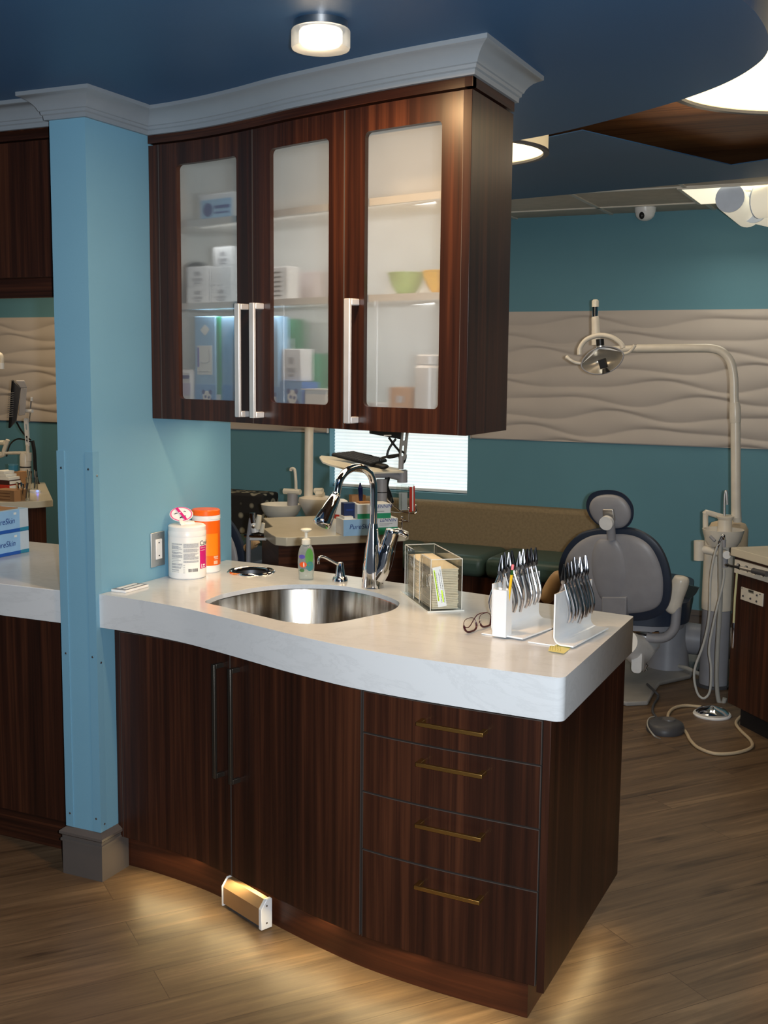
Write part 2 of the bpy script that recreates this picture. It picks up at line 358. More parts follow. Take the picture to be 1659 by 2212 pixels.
def quad(mb, O, R, U, w, h, lift=.0003, x=0, y=0):
    O, R, U = V(O), V(R).normalized(), V(U).normalized(); Nn = R.cross(U)*lift
    return mb.add([O+R*x+U*y+Nn, O+R*(x+w)+U*y+Nn, O+R*(x+w)+U*(y+h)+Nn, O+R*x+U*(y+h)+Nn], [(0, 1, 2, 3)])
def frame(origin, rz): return Matrix.Translation(V(origin)) @ Matrix.Rotation(rz, 4, 'Z')
def rrect(w, h, r, n=5, cx=0, cy=0):
    out = []
    for (sx, sy, a0) in ((1, -1, -PI/2), (1, 1, 0), (-1, 1, PI/2), (-1, -1, PI)):
        for i in range(n+1):
            a = a0+PI/2*i/n; out.append((cx+sx*(w/2-r)+r*math.cos(a), cy+sy*(h/2-r)+r*math.sin(a)))
    return out
# ================================================================== THE SETTING
H = 2.40
CX0, WL = -.132, .766                       # wing wall: x from CX0 to 0, y from 0 to WL
MB().add([(-8, -6, 0), (6, -6, 0), (6, 4.5, 0), (-8, 4.5, 0)], [(0, 1, 2, 3)]).build('floor', m_floor, kind='structure', smooth=False)
MB().box(CX0, 0, 0, WL, 0, H).build('wall_left', m_blue, kind='structure', smooth=False)
# back wall with window opening
YB = 4.34; wx0, wx1, wz0, wz1 = -1.475, -.447, .775, 2.0
w = MB()
for x0, x1, z0, z1 in ((-8, wx0, 0, 2.75), (wx1, 6, 0, 2.75), (wx0, wx1, 0, wz0), (wx0, wx1, wz1, 2.75)): w.box(x0, x1, YB, YB+.14, z0, z1)
w.build('wall_back', m_teal, kind='structure', smooth=False)
MB().box(-8.1, -8, -6, YB, 0, 2.75).build('wall_far_left', m_teal, kind='structure', smooth=False)
MB().box(6, 6.1, -6, YB, 0, 2.75).build('wall_right', m_teal, kind='structure', smooth=False)
b0 = MB()
for x0, x1 in ((-8, 6),):
    b0.box(x0, x1, YB-.012, YB, 0, .13); b0.box(x0, x1, YB-.018, YB, .12, .135); b0.box(x0, x1, YB-.009, YB, .135, .15)
b0.build('baseboard_back', m_base, kind='structure', smooth=False)
# plinth moulding round the column foot
def sweep(mb, path, prof, closed=False):
    n = len(path); P = [V((p[0], p[1], 0)) for p in path]; offs = []
    for i in range(n):
        d0 = (P[i]-P[i-1]).normalized() if i > 0 else None; d1 = (P[i+1]-P[i]).normalized() if i < n-1 else None
        d0 = d0 or d1; d1 = d1 or d0
        n0 = V((d0.y, -d0.x, 0)); n1 = V((d1.y, -d1.x, 0)); m_ = n0+n1; m_ = m_/max(.2, (m_.dot(n0)))
        offs.append(m_)
    vs = [(P[i].x+offs[i].x*p, P[i].y+offs[i].y*p, z) for i in range(n) for (p, z) in prof]; k = len(prof); fs = []
    for i in range(n-1):
        for j in range(k-1): fs.append((i*k+j, (i+1)*k+j, (i+1)*k+j+1, i*k+j+1))
    fs.append(tuple(range(k))); fs.append(tuple(reversed(range((n-1)*k, n*k))))
    return mb.add(vs, fs)
sweep(MB(), [(CX0, .12), (CX0, 0), (0, 0), (0, .122)], [(0, 0), (.012, 0), (.012, .108), (.016, .11), (.016, .118), (.012, .12), (.012, .128), (.019, .134), (.019, .142), (.009, .15), (0, .155)]).build('baseboard_left', m_base, kind='structure', ang=25)
# upper cabinet front curve, counter front curve
fU = spline([(-.1, .305), (0, .300), (.14, .287), (.283, .256), (.45, .202), (.603, .144), (.74, .102), (.872, .063), (1.0, .03), (1.105, .007), (1.205, -.012)])
fC = spline([(0, .014), (.094, .009), (.22, -.007), (.347, -.032), (.472, -.070), (.57, -.103), (.664, -.136), (.76, -.168), (.853, -.196), (.955, -.223), (1.05, -.240), (1.169, -.254), (1.289, -.262), (1.416, -.267), (1.56, -.272)])
fBk = spline([(0, .73), (.22, .712), (.43, .675), (.79, .608), (.976, .580), (1.25, .525), (1.56, .462)])
prof = [(0, 2.326), (.011, 2.326), (.012, 2.338), (.017, 2.341), (.018, 2.349), (.022, 2.351), (.026, 2.360), (.033, 2.369), (.043, 2.378), (.056, 2.385), (.062, 2.387), (.066, 2.389), (.066, 2.4), (0, 2.4)]
path = [(-4, .07), (CX0, .07), (CX0, 0), (0, 0), (0, .30)]+[(x, fU(x)-.004) for x in lin(.03, 1.17, 38)]+[(1.205, fU(1.205)-.004), (1.205, .30), (.9, .37), (.5, .5), (.2, .58), (.0, .61)]
sweep(MB(), path, prof).build('trim_1', m_crown, kind='structure', ang=28)
# blue ceiling with its curved edge
edge = [(-8, 1.52), (-3, 1.52), (-1.2, 1.5), (-.4, 1.46), (.2, 1.38), (.6, 1.28), (.902, 1.181), (1.059, 1.114), (1.203, 1.030), (1.353, .93), (1.48, .838), (1.571, .762), (1.696, .633), (1.789, .493), (1.848, .35), (1.871, .181), (1.868, .0), (1.85, -.15), (1.84, -.5), (1.95, -1.0), (2.3, -1.6), (2.9, -2.0), (3.7, -2.25), (6, -2.3)]
sm = catmull([(p[0], p[1], 0) for p in edge], 6)
MB().prism([(-8, -6)]+[(6, -6)]+[(p.x, p.y) for p in reversed(sm)], H, H+.2).build('ceiling', m_ceil, kind='structure', smooth=False)
MB().box(-8, 6, -2.6, 3.4, 2.602, 2.66).build('ceiling_wood', m_wood_ceil, kind='structure', smooth=False)
zs = 2.53
sa = [at(1110, 322, z=zs), at(1186, 297, z=zs), at(1258, 282, z=zs), at(1580, 357, z=zs), at(1659, 345, z=zs)]
sb = [at(1659, 381, z=zs), at(1108, 431, z=zs)]
d1 = (sa[4]-sa[3]).normalized(); d0 = (sa[0]-sa[1]).normalized(); d2 = (sb[0]-sb[1]).normalized()
poly = [sa[0]+d0*3]+sa[1:]+[sa[4]+d1*1.6]+[sb[0]+d2*2.2]+sb[1:]+[sb[1]-d2*5]
MB().prism([(p.x, p.y) for p in poly], zs, zs+.004).build('trim_2', m_ceil, kind='structure', smooth=False)
ct = MB(); ct.box(-8, 6, 3.0, YB, 2.552, 2.57); ct.build('ceiling_tile', m_tile, kind='structure', smooth=False)
g = MB()
for x in [i*.61-7.9+.43 for i in range(23)]: g.box(x-.011, x+.011, 3.0, YB, 2.545, 2.553)
for y in (3.42, 4.03): g.box(-8, 6, y-.011, y+.011, 2.545, 2.553)
g.build('trim_3', m_offw, kind='structure', smooth=False)
# window: frame, glass, pleated blind
wi = MB()
for x0, x1, z0, z1 in ((wx0, wx0+.04, wz0, wz1), (wx1-.04, wx1, wz0, wz1), (wx0+.04, wx1-.04, wz0, wz0+.04), (wx0+.04, wx1-.04, wz1-.04, wz1)): wi.box(x0, x1, YB+.10, YB+.13, z0, z1)
wf = wi.build('window_1', m_whitep, kind='structure', smooth=False)
MB().box(wx0+.04, wx1-.04, YB+.112, YB+.118, wz0+.04, wz1-.04).build('pane', m_glasspane, wf, smooth=False)
bl = thing('window_blind', 'white pleated blind drawn down over the window behind the bench', 'blind', ((wx0+wx1)/2, YB+.07, wz0))
vs = []; fs = []; nz = 104
for i in range(nz+1):
    z = wz0+.02+(wz1-.03-wz0-.02)*i/nz; y = YB+.07+(.004 if i % 2 else -.004); vs += [(wx0+.004, y, z), (wx1-.004, y, z)]
for i in range(nz): fs.append((2*i, 2*i+1, 2*i+3, 2*i+2))
MB().add(vs, fs).build('pleated_shade', m_blind, bl, smooth=False)
MB().box(wx0+.004, wx1-.004, YB+.055, YB+.085, wz0+.003, wz0+.022).build('bottom_rail', m_whitep, bl, bev=.003)
# carved wave panels on the back wall
def wave(x0, x1, label):
    z0, z1 = 1.158, 1.963; nx = int((x1-x0)/.018); nzz = 150; K = 9; lam = (z1-z0)/(K-.6)
    def bd(k, x): return z0-.3*lam+k*lam+.026*math.sin(2*PI*x/.98+k*2.35)+.012*math.sin(2*PI*x/.61+k*1.3)
    vs = []; fs = []
    for i in range(nx+1):
        x = x0+(x1-x0)*i/nx; B = [bd(k, x) for k in range(-1, K+2)]
        for j in range(nzz+1):
            z = z0+(z1-z0)*j/nzz; h = 0
            for k in range(len(B)-1):
                if B[k] <= z < B[k+1]:
                    t = (z-B[k])/(B[k+1]-B[k]); h = .011*math.sin(PI*t**.85); break
            vs.append((x, YB-.006-h, z))
    for i in range(nx):
        for j in range(nzz): a = i*(nzz+1)+j; fs.append((a, a+nzz+1, a+nzz+2, a+1))
    t = thing('wave_wall_panel', label, 'wall panel', ((x0+x1)/2, YB, z0))
    MB().add(vs, fs).build('carved_face', m_wave, t, ang=60)
    e = MB(); e.box(x0, x1, YB-.008, YB, z0-.006, z0); e.box(x0, x1, YB-.008, YB, z1, z1+.006); e.box(x0-.004, x0, YB-.03, YB, z0-.006, z1+.006); e.box(x1, x1+.004, YB-.03, YB, z0-.006, z1+.006)
    e.build('edge_strip', m_wave, t)
wave(wx1+.03, 3.2, 'pale carved wave panel on the teal wall, behind the dental lamp on the right')
wave(-5.6, wx0-.01, 'pale carved wave panel on the teal wall, seen left of the blue column')
# corner guards on the column
def guard(name_label, x0, sx, two):
    t = thing('corner_guard', name_label, 'corner guard', (x0, 0, .155))
    p = MB(); z0, z1 = .157, 1.352
    p.box(min(x0, x0-sx*.026), max(x0, x0-sx*.026), -.003, 0, z0, z1)
    p.box(min(x0, x0+sx*.003), max(x0, x0+sx*.003), -.003, .026, z0, z1)
    p.build('plastic_angle', m_guard, t)
    for z in (.20, .72, 1.30):
        MB().lathe([(.0035, 0), (.0035, .0012), (.001, .002)], 10, M=Matrix.Translation(V((x0-sx*.014, -.003, z))) @ Matrix.Rotation(PI/2, 4, 'X')).build('screw', m_steel, t)
        if two: MB().lathe([(.0035, 0), (.0035, .0012), (.001, .002)], 10, M=Matrix.Translation(V((x0+.003, .015, z-.02))) @ Matrix.Rotation(PI/2, 4, 'Y')).build('screw', m_steel, t)
guard('clear plastic corner guard on the right front edge of the blue column', 0, 1, True)
guard('clear plastic corner guard on the left front edge of the blue column', CX0, -1, False)

# ================================================================== UPPER CABINET
uc = thing('wall_cabinet', 'curved dark walnut wall cabinet with three frosted glass doors above the sink counter', 'cabinet', (.6, .3, 1.443))
UZ0, UZ1, XE = 1.443, 2.296, 1.205
p = MB(); strip(p, fU, .002, XE-.023, UZ0, UZ0+.018, .024, .31); p.build('bottom_panel', m_wood_h, uc)
p = MB(); strip(p, fU, .002, XE-.023, UZ1-.018, UZ1+.03, .024, .31); p.build('top_panel', m_wood_h, uc)
p = MB(); strip(p, fU, .002, .040, UZ0, UZ1, 0, .02, 2); p.build('filler_strip', m_wood, uc)
p = MB(); p.box(XE-.022, XE, fU(XE)-.001, fU(XE)+.312, UZ0, UZ1); p.build('side_panel', m_wood, uc, bev=.001)
p = MB(); strip(p, fU, .002, XE+.002, UZ1+.006, 2.328, -.003, .02); p.box(XE-.02, XE+.002, fU(XE)-.003, fU(XE)+.312, UZ1+.006, 2.328); p.build('top_rail', m_wood_h, uc)
p = MB(); strip(p, fU, .006, XE-.024, UZ0+.0185, UZ1-.0185, .29, .30); p.build('back_panel', m_white, uc)
p = MB(); strip(p, fU, .006, XE-.024, UZ0+.0182, UZ0+.020, .026, .289); strip(p, fU, .006, XE-.024, UZ1-.020, UZ1-.0182, .026, .289)
p.box(.0025, .005, fU(0)+.026, fU(0)+.289, UZ0+.02, UZ1-.02); p.box(XE-.026, XE-.0225, fU(XE)+.03, fU(XE)+.289, UZ0+.02, UZ1-.02); p.build('white_liner', m_white, uc)
for zz in (1.79, 2.045):
    p = MB(); strip(p, fU, .007, XE-.027, zz, zz+.019, .034, .288); p.build('shelf', m_white, uc)
def udoor(x0, x1, a0, a1, hx, lab):
    z0, z1, g0, g1, rc = UZ0, UZ1, 1.508, 2.231, .014
    p = MB(); o0, o1 = 0, .020; f = fU
    strip(p, f, x0, a0, z0, z1, o0, o1); strip(p, f, a1, x1, z0, z1, o0, o1); strip(p, f, a0, a1, z0, g0, o0, o1); strip(p, f, a0, a1, g1, z1, o0, o1)
    for (cx, cz, sx, sz) in ((a0, g0, 1, 1), (a1, g0, -1, 1), (a0, g1, 1, -1), (a1, g1, -1, -1)):
        pts = [(cx, cz)]+[(cx+sx*rc*(1-math.cos(t)), cz+sz*rc*(1-math.sin(t))) for t in lin(0, PI/2, 6)]
        n = len(pts); vs = [(x, f(x)+o, z) for o in (o0+.0001, o1) for (x, z) in pts]
        fs = [tuple(range(n)), tuple(range(n, 2*n))]+[(i, (i+1) % n, n+(i+1) % n, n+i) for i in range(n)]
        p.add(vs, fs)
    d = p.build('door', m_wood, uc)
    p = MB(); strip(p, f, x0-.0016, x0+.0012, z0, z1, -.0006, .018, 1); strip(p, f, x1-.0012, x1+.0004, z0, z1, -.0006, .018, 1); p.build('edge_band', m_edge, d)
    p = MB(); xs_ = lin(a0-.008, a1+.008, 16); p.add([(x, f(x)+.0215, z) for x in xs_ for z in (g0-.008, g1+.008)], [(2*i, 2*i+2, 2*i+3, 2*i+1) for i in range(16)]); p.build('glass', m_frost, d, label='frosted glass')
    hz0, hz1 = 1.462, 1.797; y = f(hx); p = MB()
    slope = (f(hx+.01)-f(hx-.01))/.02; Mx = Matrix.Translation(V((hx, y, 0))) @ Matrix.Rotation(math.atan(slope), 4, 'Z')
    p.box(-.011, .011, -.040, -.030, hz0, hz1, Mx); p.box(-.011, .011, -.031, .001, hz0, hz0+.018, Mx); p.box(-.011, .011, -.031, .001, hz1-.018, hz1, Mx)
    p.build('handle', m_pull, d, bev=.0025)
udoor(.0415, .4385, .113, .37, .412, 1); udoor(.4405, .8035, .516, .748, .478, 2); udoor(.8055, 1.181, .876, 1.119, .850, 3)

# ================================================================== COUNTERTOP + SINK
XR, YRF, YRB = 1.552, fC(1.552), .470
outer = [(x, fC(x)) for x in lin(.003, XR-.022, 44)]
outer += [(XR-.022+.022*math.sin(t), fC(XR-.022)+.022*(1-math.cos(t))) for t in lin(.25, PI/2, 6)]
outer += [(XR-.008, YRB-.010), (XR-.012, YRB-.002), (XR-.02, YRB)]
outer += [(x, fBk(x)) for x in lin(XR-.06, .003, 30)]
sk = catmull([(p[0], p[1], 0) for p in [(.344, .085), (.334, .2), (.376, .344), (.455, .435), (.585, .482), (.717, .447), (.838, .366), (.884, .296), (.895, .2), (.86, .085), (.823, .0), (.772, -.043), (.70, -.052), (.62, -.028), (.533, .003), (.433, .037), (.365, .058), (.344, .085)]], 6)[:-1]
TR = (.208, .565, .082)
tr = [(TR[0]+(TR[2]-.014)*math.cos(2*PI*k/32), TR[1]+(TR[2]-.014)*math.sin(2*PI*k/32)) for k in range(32)]
ctp = thing('countertop', 'white solid surface countertop with curved front edge and sink cutout', 'countertop', (.8, .2, .812))
MB().prism(outer, .901, .915, holes=[[(p.x, p.y) for p in sk], tr]).build('slab', m_stone, ctp, bev=.002, ang=30)
ap = MB(); n_f = 44+1+7; pa = outer[:n_f+3]
inn = []
for i, q in enumerate(pa):
    a_, c_ = pa[max(i-1, 0)], pa[min(i+1, len(pa)-1)]; dx, dy = c_[0]-a_[0], c_[1]-a_[1]; l_ = math.hypot(dx, dy); inn.append((q[0]-dy/l_*.03, q[1]+dx/l_*.03))
ap.prism(pa+list(reversed(inn)), .811, .9012); ap.build('apron', m_stone, ctp, ang=30)
sp_ = [(p.x, p.y) for p in sk]; cxs = sum(p[0] for p in sp_)/len(sp_); cys = sum(p[1] for p in sp_)/len(sp_)
snk = thing('sink', 'brushed steel undermount sink bowl set in the white counter', 'sink', (cxs, cys, .70))
def ring(s, z): return [(cxs+(p[0]-cxs)*s, cys+(p[1]-cys)*s, z) for p in sp_]
rings = [ring(1.03, .9), ring(1.006, .9), ring(1.002, .897), ring(.985, .74), ring(.96, .712), ring(.90, .698), ring(.2, .693)]
n = len(sp_); vs = [q for r_ in rings for q in r_]; fs = []
for i in range(len(rings)-1):
    for k in range(n): a = i*n+k; b_ = i*n+(k+1) % n; fs.append((a, b_, b_+n, a+n))
fs.append(tuple((len(rings)-1)*n+k for k in range(n)))
MB().add(vs, fs).build('bowl', m_sink, snk, ang=50)
MB().lathe([(.001, .6945), (.03, .6945), (.043, .697), (.045, .694), (.045, .68)], 24, (cxs, cys, 0)).build('drain', m_chrome, snk)
trh = thing('trash_chute_ring', 'round chrome trash opening set in the counter behind the sink', 'trash chute', (TR[0], TR[1], .915))
R_ = TR[2]
MB().lathe([(R_-.016, -.006), (R_-.016, .002), (R_-.011, .0055), (R_-.005, .006), (R_, .002), (R_+.001, .0003), (R_-.006, .0003), (R_-.016, -.006)], 40, (TR[0], TR[1], .915)).build('rim', m_chrome, trh)
MB().lathe([(R_-.0145, .0), (R_-.0155, -.03), (R_-.02, -.09), (R_-.03, -.16), (.001, -.162)], 40, (TR[0], TR[1], .915), cap=False).build('chute', mat('dark_steel', s2l((104, 104, 108)), .4, 1.), trh)

# ================================================================== BASE CABINET
bc = thing('base_cabinet', 'curved dark walnut base cabinet with two doors and four drawers under the sink counter', 'cabinet', (.8, .2, 0))
fD = lambda x: fC(x)+.070
BZ0, BZ1 = .115, .786; XP = 1.506
p = MB(); strip(p, fC, .003, XP-.03, BZ0+.005, BZ1-.004, .095, .11); p.box(.003, .02, fD(0)+.03, .66, BZ0, BZ1); strip(p, fBk, .004, XP-.02, BZ0, .811, -.10, -.08); strip(p, fC, .003, XP-.03, BZ0, BZ0+.015, .09, .5); p.build('carcass', m_wood, bc)
p = MB(); strip(p, fD, .003, .021, BZ0, BZ1+.004, 0, .02, 1); p.build('filler_strip', m_wood, bc)
p = MB(); p.box(XP-.019, XP, fD(XP)-.002, .545, BZ0-.013, .811); p.build('side_panel', m_wood, bc, bev=.001)
p = MB(); strip(p, fD, .021, XP-.02, BZ1+.006, .811, .03, .05); p.build('top_rail', m_edge_d, bc)  # near-black strip: shade of the gap under the slab put into its colour
fK = lambda x: fC(x)+.113
p = MB(); strip(p, fK, .006, 1.428, 0, BZ0, 0, .015); p.build('toe_kick', m_kick, bc)
p = MB(); p.box(1.428, 1.452, fK(1.44)-.001, fK(1.44)+.02, 0, BZ0); p.box(1.437, 1.452, fK(1.44)+.02, .40, 0, BZ0-.013); p.build('toe_kick_return', m_kick, bc)
def front(name, x0, x1, z0, z1):
    p = MB(); strip(p, fD, x0, x1, z0, z1, 0, .020); o = p.build(name, m_wood, bc)
    p = MB(); t = .0014
    strip(p, fD, x0-.0004, x0+t, z0, z1, -.0005, .018, 1); strip(p, fD, x1-t, x1+.0004, z0, z1, -.0005, .018, 1); strip(p, fD, x0, x1, z1-t, z1+.0004, -.0005, .018)
    p.build('edge_band', m_edge, o); return o
def vhandle(x, z0, z1, par, m):
    y = fD(x); sl = (fD(x+.01)-fD(x-.01))/.02; Mx = Matrix.Translation(V((x, y, 0))) @ Matrix.Rotation(math.atan(sl), 4, 'Z'); p = MB()
    p.box(-.006, .006, -.036, -.027, z0, z1, Mx); p.box(-.006, .006, -.028, .001, z0, z0+.014, Mx); p.box(-.006, .006, -.028, .001, z1-.014, z1, Mx); p.build('handle', m, par, bev=.001)
d = front('door', .0225, .4845, BZ0, BZ1); vhandle(.452, .414, .757, d, m_nickel_d)
d = front('door', .4865, .9845, BZ0, BZ1); vhandle(.522, .414, .757, d, m_nickel_d)
for z0, z1, hz in ((.677, .785, .738), (.518, .673, .634), (.360, .514, .474), (.115, .356, .312)):
    d = front('drawer', .9915, 1.483, z0, z1); p = MB()
    x0, x1 = 1.165, 1.345
    strip(p, fD, x0, x1, hz-.005, hz+.005, -.036, -.027, 6)
    for xa in (x0, x1-.013): strip(p, fD, xa, xa+.013, hz-.005, hz+.005, -.028, .001, 1)
    p.build('handle', m_brass, d, bev=.001)

# ================================================================== LEFT RUN BEYOND THE COLUMN
lc = thing('countertop', 'white countertop left of the blue column holding the blue glove boxes', 'countertop', (-1.2, .37, .811))
p = MB(); p.box(-3.6, CX0-.002, .006, .73, .811, .915); p.build('slab', m_stone, lc, bev=.002)
lb = thing('base_cabinet', 'dark walnut base cabinet left of the blue column', 'cabinet', (-1.2, .4, 0))
MB().box(-3.6, CX0-.001, .136, .68, .0, .81).build('carcass', m_wood, lb)
MB().box(-.85, CX0-.026, .115, .135, .105, .79).build('door', m_wood, lb, bev=.001)
MB().box(-1.6, -.854, .115, .135, .105, .79).build('door', m_wood, lb, bev=.001)
MB().box(CX0-.024, CX0-.002, .116, .135, .105, .80).build('filler_strip', m_wood, lb)
MB().box(-3.6, CX0-.002, .128, .136, 0, .10).build('toe_kick', m_wood_h, lb)
lu = thing('wall_cabinet', 'dark walnut wall cabinet hung over the opening left of the blue column', 'cabinet', (-1.2, .25, 1.82))
MB().box(-3.6, CX0-.001, .125, .42, 1.885, 2.40).build('carcass', m_wood, lu)
MB().box(-.9, CX0-.012, .104, .124, 1.885, 2.298).build('door', m_wood, lu, bev=.001)
MB().box(-1.6, -.904, .104, .124, 1.885, 2.298).build('door', m_wood, lu, bev=.001)
MB().box(-3.6, CX0-.001, .10, .124, 2.303, 2.33).build('top_rail', m_wood_h, lu)
MB().box(-3.6, CX0-.001, .16, .18, 1.825, 1.886).build('valance', m_wood_h, lu)

# ================================================================== CEILING LIGHTS
def clamp_light():
    c = at(693, 62, z=2.385); c = V((c.x, c.y, H))
    t = thing('ceiling_light', 'small round glass flush ceiling light above the sink counter', 'ceiling light', c)
    MB().lathe([(.062, 0), (.062, -.016), (.058, -.018), (.001, -.018)], 36, c).build('backplate', m_steel, t)
    MB().lathe([(.066, -.018), (.068, -.021), (.068, -.056), (.066, -.060), (.062, -.061), (.0005, -.061), (.0005, -.053), (.056, -.053), (.060, -.050), (.060, -.018)], 40, c).build('glass_ring', clear('lamp_glass', (.97, .96, .94), .08, .03, .30), t)
    MB().lathe([(.001, -.0185), (.048, -.0185), (.05, -.022), (.05, -.044), (.044, -.051), (.001, -.0515)], 36, c).build('diffuser', m_lum_w, t)
    return c
LC = clamp_light()
def drum(c, R, zb, h, lab):
    t = thing('drum_pendant', lab, 'pendant lamp', (c[0], c[1], zb))
    MB().lathe([(R, 0), (R+.006, 0), (R+.006, h), (R, h), (R, 0)], 64, (c[0], c[1], zb)).build('shade', m_shade, t)
    MB().lathe([(R-.012, .003), (R+.010, .003), (R+.010, -.006), (R-.012, -.006), (R-.012, .003)], 64, (c[0], c[1], zb)).build('rim', m_darkgrey, t)
    MB().lathe([(.001, .008), (R-.003, .008), (R-.003, .012), (.001, .012)], 64, (c[0], c[1], zb)).build('diffuser', m_lum, t)
    MB().lathe([(.008, .012), (.008, 2.60-zb)], 10, (c[0], c[1], zb)).build('stem', m_steel, t)
    MB().lathe([(.06, 2.585-zb), (.06, 2.602-zb)], 20, (c[0], c[1], zb)).build('canopy', m_steel, t)
drum((1.95, .90), .45, 2.45, .14, 'large cream drum pendant glowing near the curved ceiling edge')
drum((.58, 1.60), .30, 2.45, .14, 'smaller cream drum pendant glowing just past the walnut wall cabinet')
cp = at(1394, 448, z=2.552)
t = thing('security_camera', 'white dome security camera on the ceiling near the back wall', 'security camera', (cp.x, min(cp.y, 4.2), 2.551)); c = (cp.x, min(cp.y, 4.2), 2.551)
MB().lathe([(.062, 0), (.06, -.025), (.058, -.03)], 28, c).build('housing', m_whitep, t)
Rx = MB(); Rx.lathe([(.057, -.03)]+[(.056*math.cos(a), -.032-.045*math.sin(a)) for a in lin(0, 1.5, 8)], 28, c); Rx.build('dome', m_whitep, t)
f_ = (CAM-V(c)); f_.z = 0; f_.normalize(); s_ = V((-f_.y, f_.x, 0))
MB().ell(V(c)+f_*.046-s_*.018+V((0, 0, -.05)), .016, .016, .022, 14, 8).build('lens', m_black, t)
text_mb('CAM', .016, V(c)+f_*.062+s_*.006+V((0, 0, -.02)), s_, V((0, 0, 1)), .001) if False else None
# three armed tube light and lit ceiling panel
tp = at(1560, 412, z=2.552)
t = thing('ceiling_light_panel', 'square lit ceiling panel above the tube light by the back wall', 'light panel', (1.355, 3.73, 2.545))
MB().box(1.05, 1.66, 3.44, 4.02, 2.541, 2.548).build('diffuser', m_panel, t)
q = MB(); 
for x0, x1, y0, y1 in ((1.03, 1.05, 3.42, 4.04), (1.66, 1.68, 3.42, 4.04), (1.05, 1.66, 3.42, 3.44), (1.05, 1.66, 4.02, 4.04)): q.box(x0, x1, y0, y1, 2.539, 2.551)
q.build('frame', m_offw, t)
hub = V((1.33, 3.62, 2.47))
t = thing('tube_ceiling_light', 'glowing ceiling fixture of three fat white tubes near the back wall', 'ceiling light', (hub.x, hub.y, 2.545))
MB().lathe([(.05, 0), (.05, .075)], 20, hub).build('stem', m_offw, t)
E1, E2 = at(1577, 428, y=3.45), at(1618, 464, y=3.95)
def tubel(a, b_, r):
    a, b_ = V(a), V(b_); dd = (b_-a).normalized()
    o = MB().tube([a, a+dd*.004, b_-dd*.03, b_-dd*.008, b_], [r*.98, r, r, r*.9, r*.6], 24).build('tube', m_tube, t); 
    MB().tube([a-dd*.006, a], r*1.0, 24).build('end_cap', mat('cap_grey', s2l((212, 222, 238)), .5), o)
tubel(E1, E2, .073); tubel(hub+V((.10, -.1, 0)), hub+V((.62, -.32, 0)), .085); tubel(hub+V((.05, .12, .0)), hub+V((.16, .50, .0)), .08)
MB().box(-.06, .06, -.05, .05, .03, .06, Matrix.Translation(hub)).build('bracket', mat('cap_grey', s2l((212, 222, 238)), .5), t, bev=.01)

# ================================================================== LIGHTS
def light(name, kind, loc, power, color, size=.1, rot=None, size_y=None, spot=None):
    l = bpy.data.lights.new(name, kind); l.energy = power; l.color = color
    if kind == 'AREA':
        l.size = size
        if size_y: l.shape = 'RECTANGLE'; l.size_y = size_y
    else: l.shadow_soft_size = size
    if spot: l.spot_size = spot; l.spot_blend = .7
    o = bpy.data.objects.new(name, l); COL.objects.link(o); o.location = loc
    if rot is not None: o.rotation_euler = rot
    return o
fl = light('camera_flash', 'AREA', CAM+RIGHT*.085+UP*.01+FWD*.02, 84, (.88, .95, 1.), .045)
fl.rotation_euler = cam.matrix_world.to_euler()
WARM = (1., .80, .55)
light('flush_lamp', 'AREA', LC+V((0, 0, -.066)), 13, (1, .61, .29), .10, (0, 0, 0))
light('flush_glow', 'POINT', LC+V((0, -.02, -.085)), .5, (1, .72, .42), .03)
light('left_undercabinet', 'AREA', (-.9, .40, 1.87), 2.0, (1, .80, .54), 1.3, (0, 0, 0), .06)
light('center_bay_fill', 'AREA', (-.2, 2.0, 2.45), 6, (1, .76, .46), .5, (0, 0, 0))  # added overhead fill without a fixture, warms the island counter
light('drum_lamp', 'POINT', (1.95, .90, 2.36), 7, WARM, .12)
light('drum_lamp_small', 'POINT', (.58, 1.60, 2.36), 3, WARM, .1)
light('left_bay_fill', 'AREA', (-3.6, 3.0, 2.5), 22, (1, .78, .50), 1.2, (0, 0, 0))  # added fill without a fixture, lifts the far-left wave panel
light('recess_fill', 'POINT', (1.45, 1.75, 2.44), 1.6, WARM, .08)  # added point light without a fixture, brightens the wood ceiling
light('undercabinet_strip', 'AREA', (.55, .40, 1.436), 3.0, (1, .74, .44), .9, (0, 0, -.3), .06)
light('room_fill', 'AREA', (-.3, 2.6, 2.5), 13, (1, .80, .56), 2.4, (0, 0, 0), .8)
light('tile_light', 'AREA', (1.35, 3.72, 2.30), 3.5, (1, .92, .75), .6, (0, 0, 0))
light('near_ceiling', 'AREA', (1.0, -1.4, 2.38), 4, (1, .84, .62), 1.2, (0, 0, 0))
for x in (.2, .5, .78, 1.05, 1.3): light('kick_led', 'AREA', (x, fC(x)+.080, .110), .50, (1, .76, .38), .24, (-.75, 0, 0), .015)
light('kick_led_side', 'AREA', (1.498, .12, .098), .5, (1, .76, .38), .015, (0, -.55, 0), .5)
light('cabinet_fill', 'AREA', (.62, fU(.62)+.06, 2.27), .5, (1, .96, .9), 1.0, (.5, 0, -.32), .06)  # added fill inside the cabinet, no real lamp; brightens the shelves
for z in (2.04, 1.785): light('cabinet_fill', 'AREA', (.62, fU(.62)+.055, z), .85, (1, .97, .92), 1.0, (.5, 0, -.32), .03)  # same added fill below each shelf, aimed back at the boxes
W = bpy.data.worlds.new('world'); scene.world = W; W.use_nodes = True
W.node_tree.nodes['Background'].inputs[0].default_value = (.75, .85, 1, 1); W.node_tree.nodes['Background'].inputs[1].default_value = .10
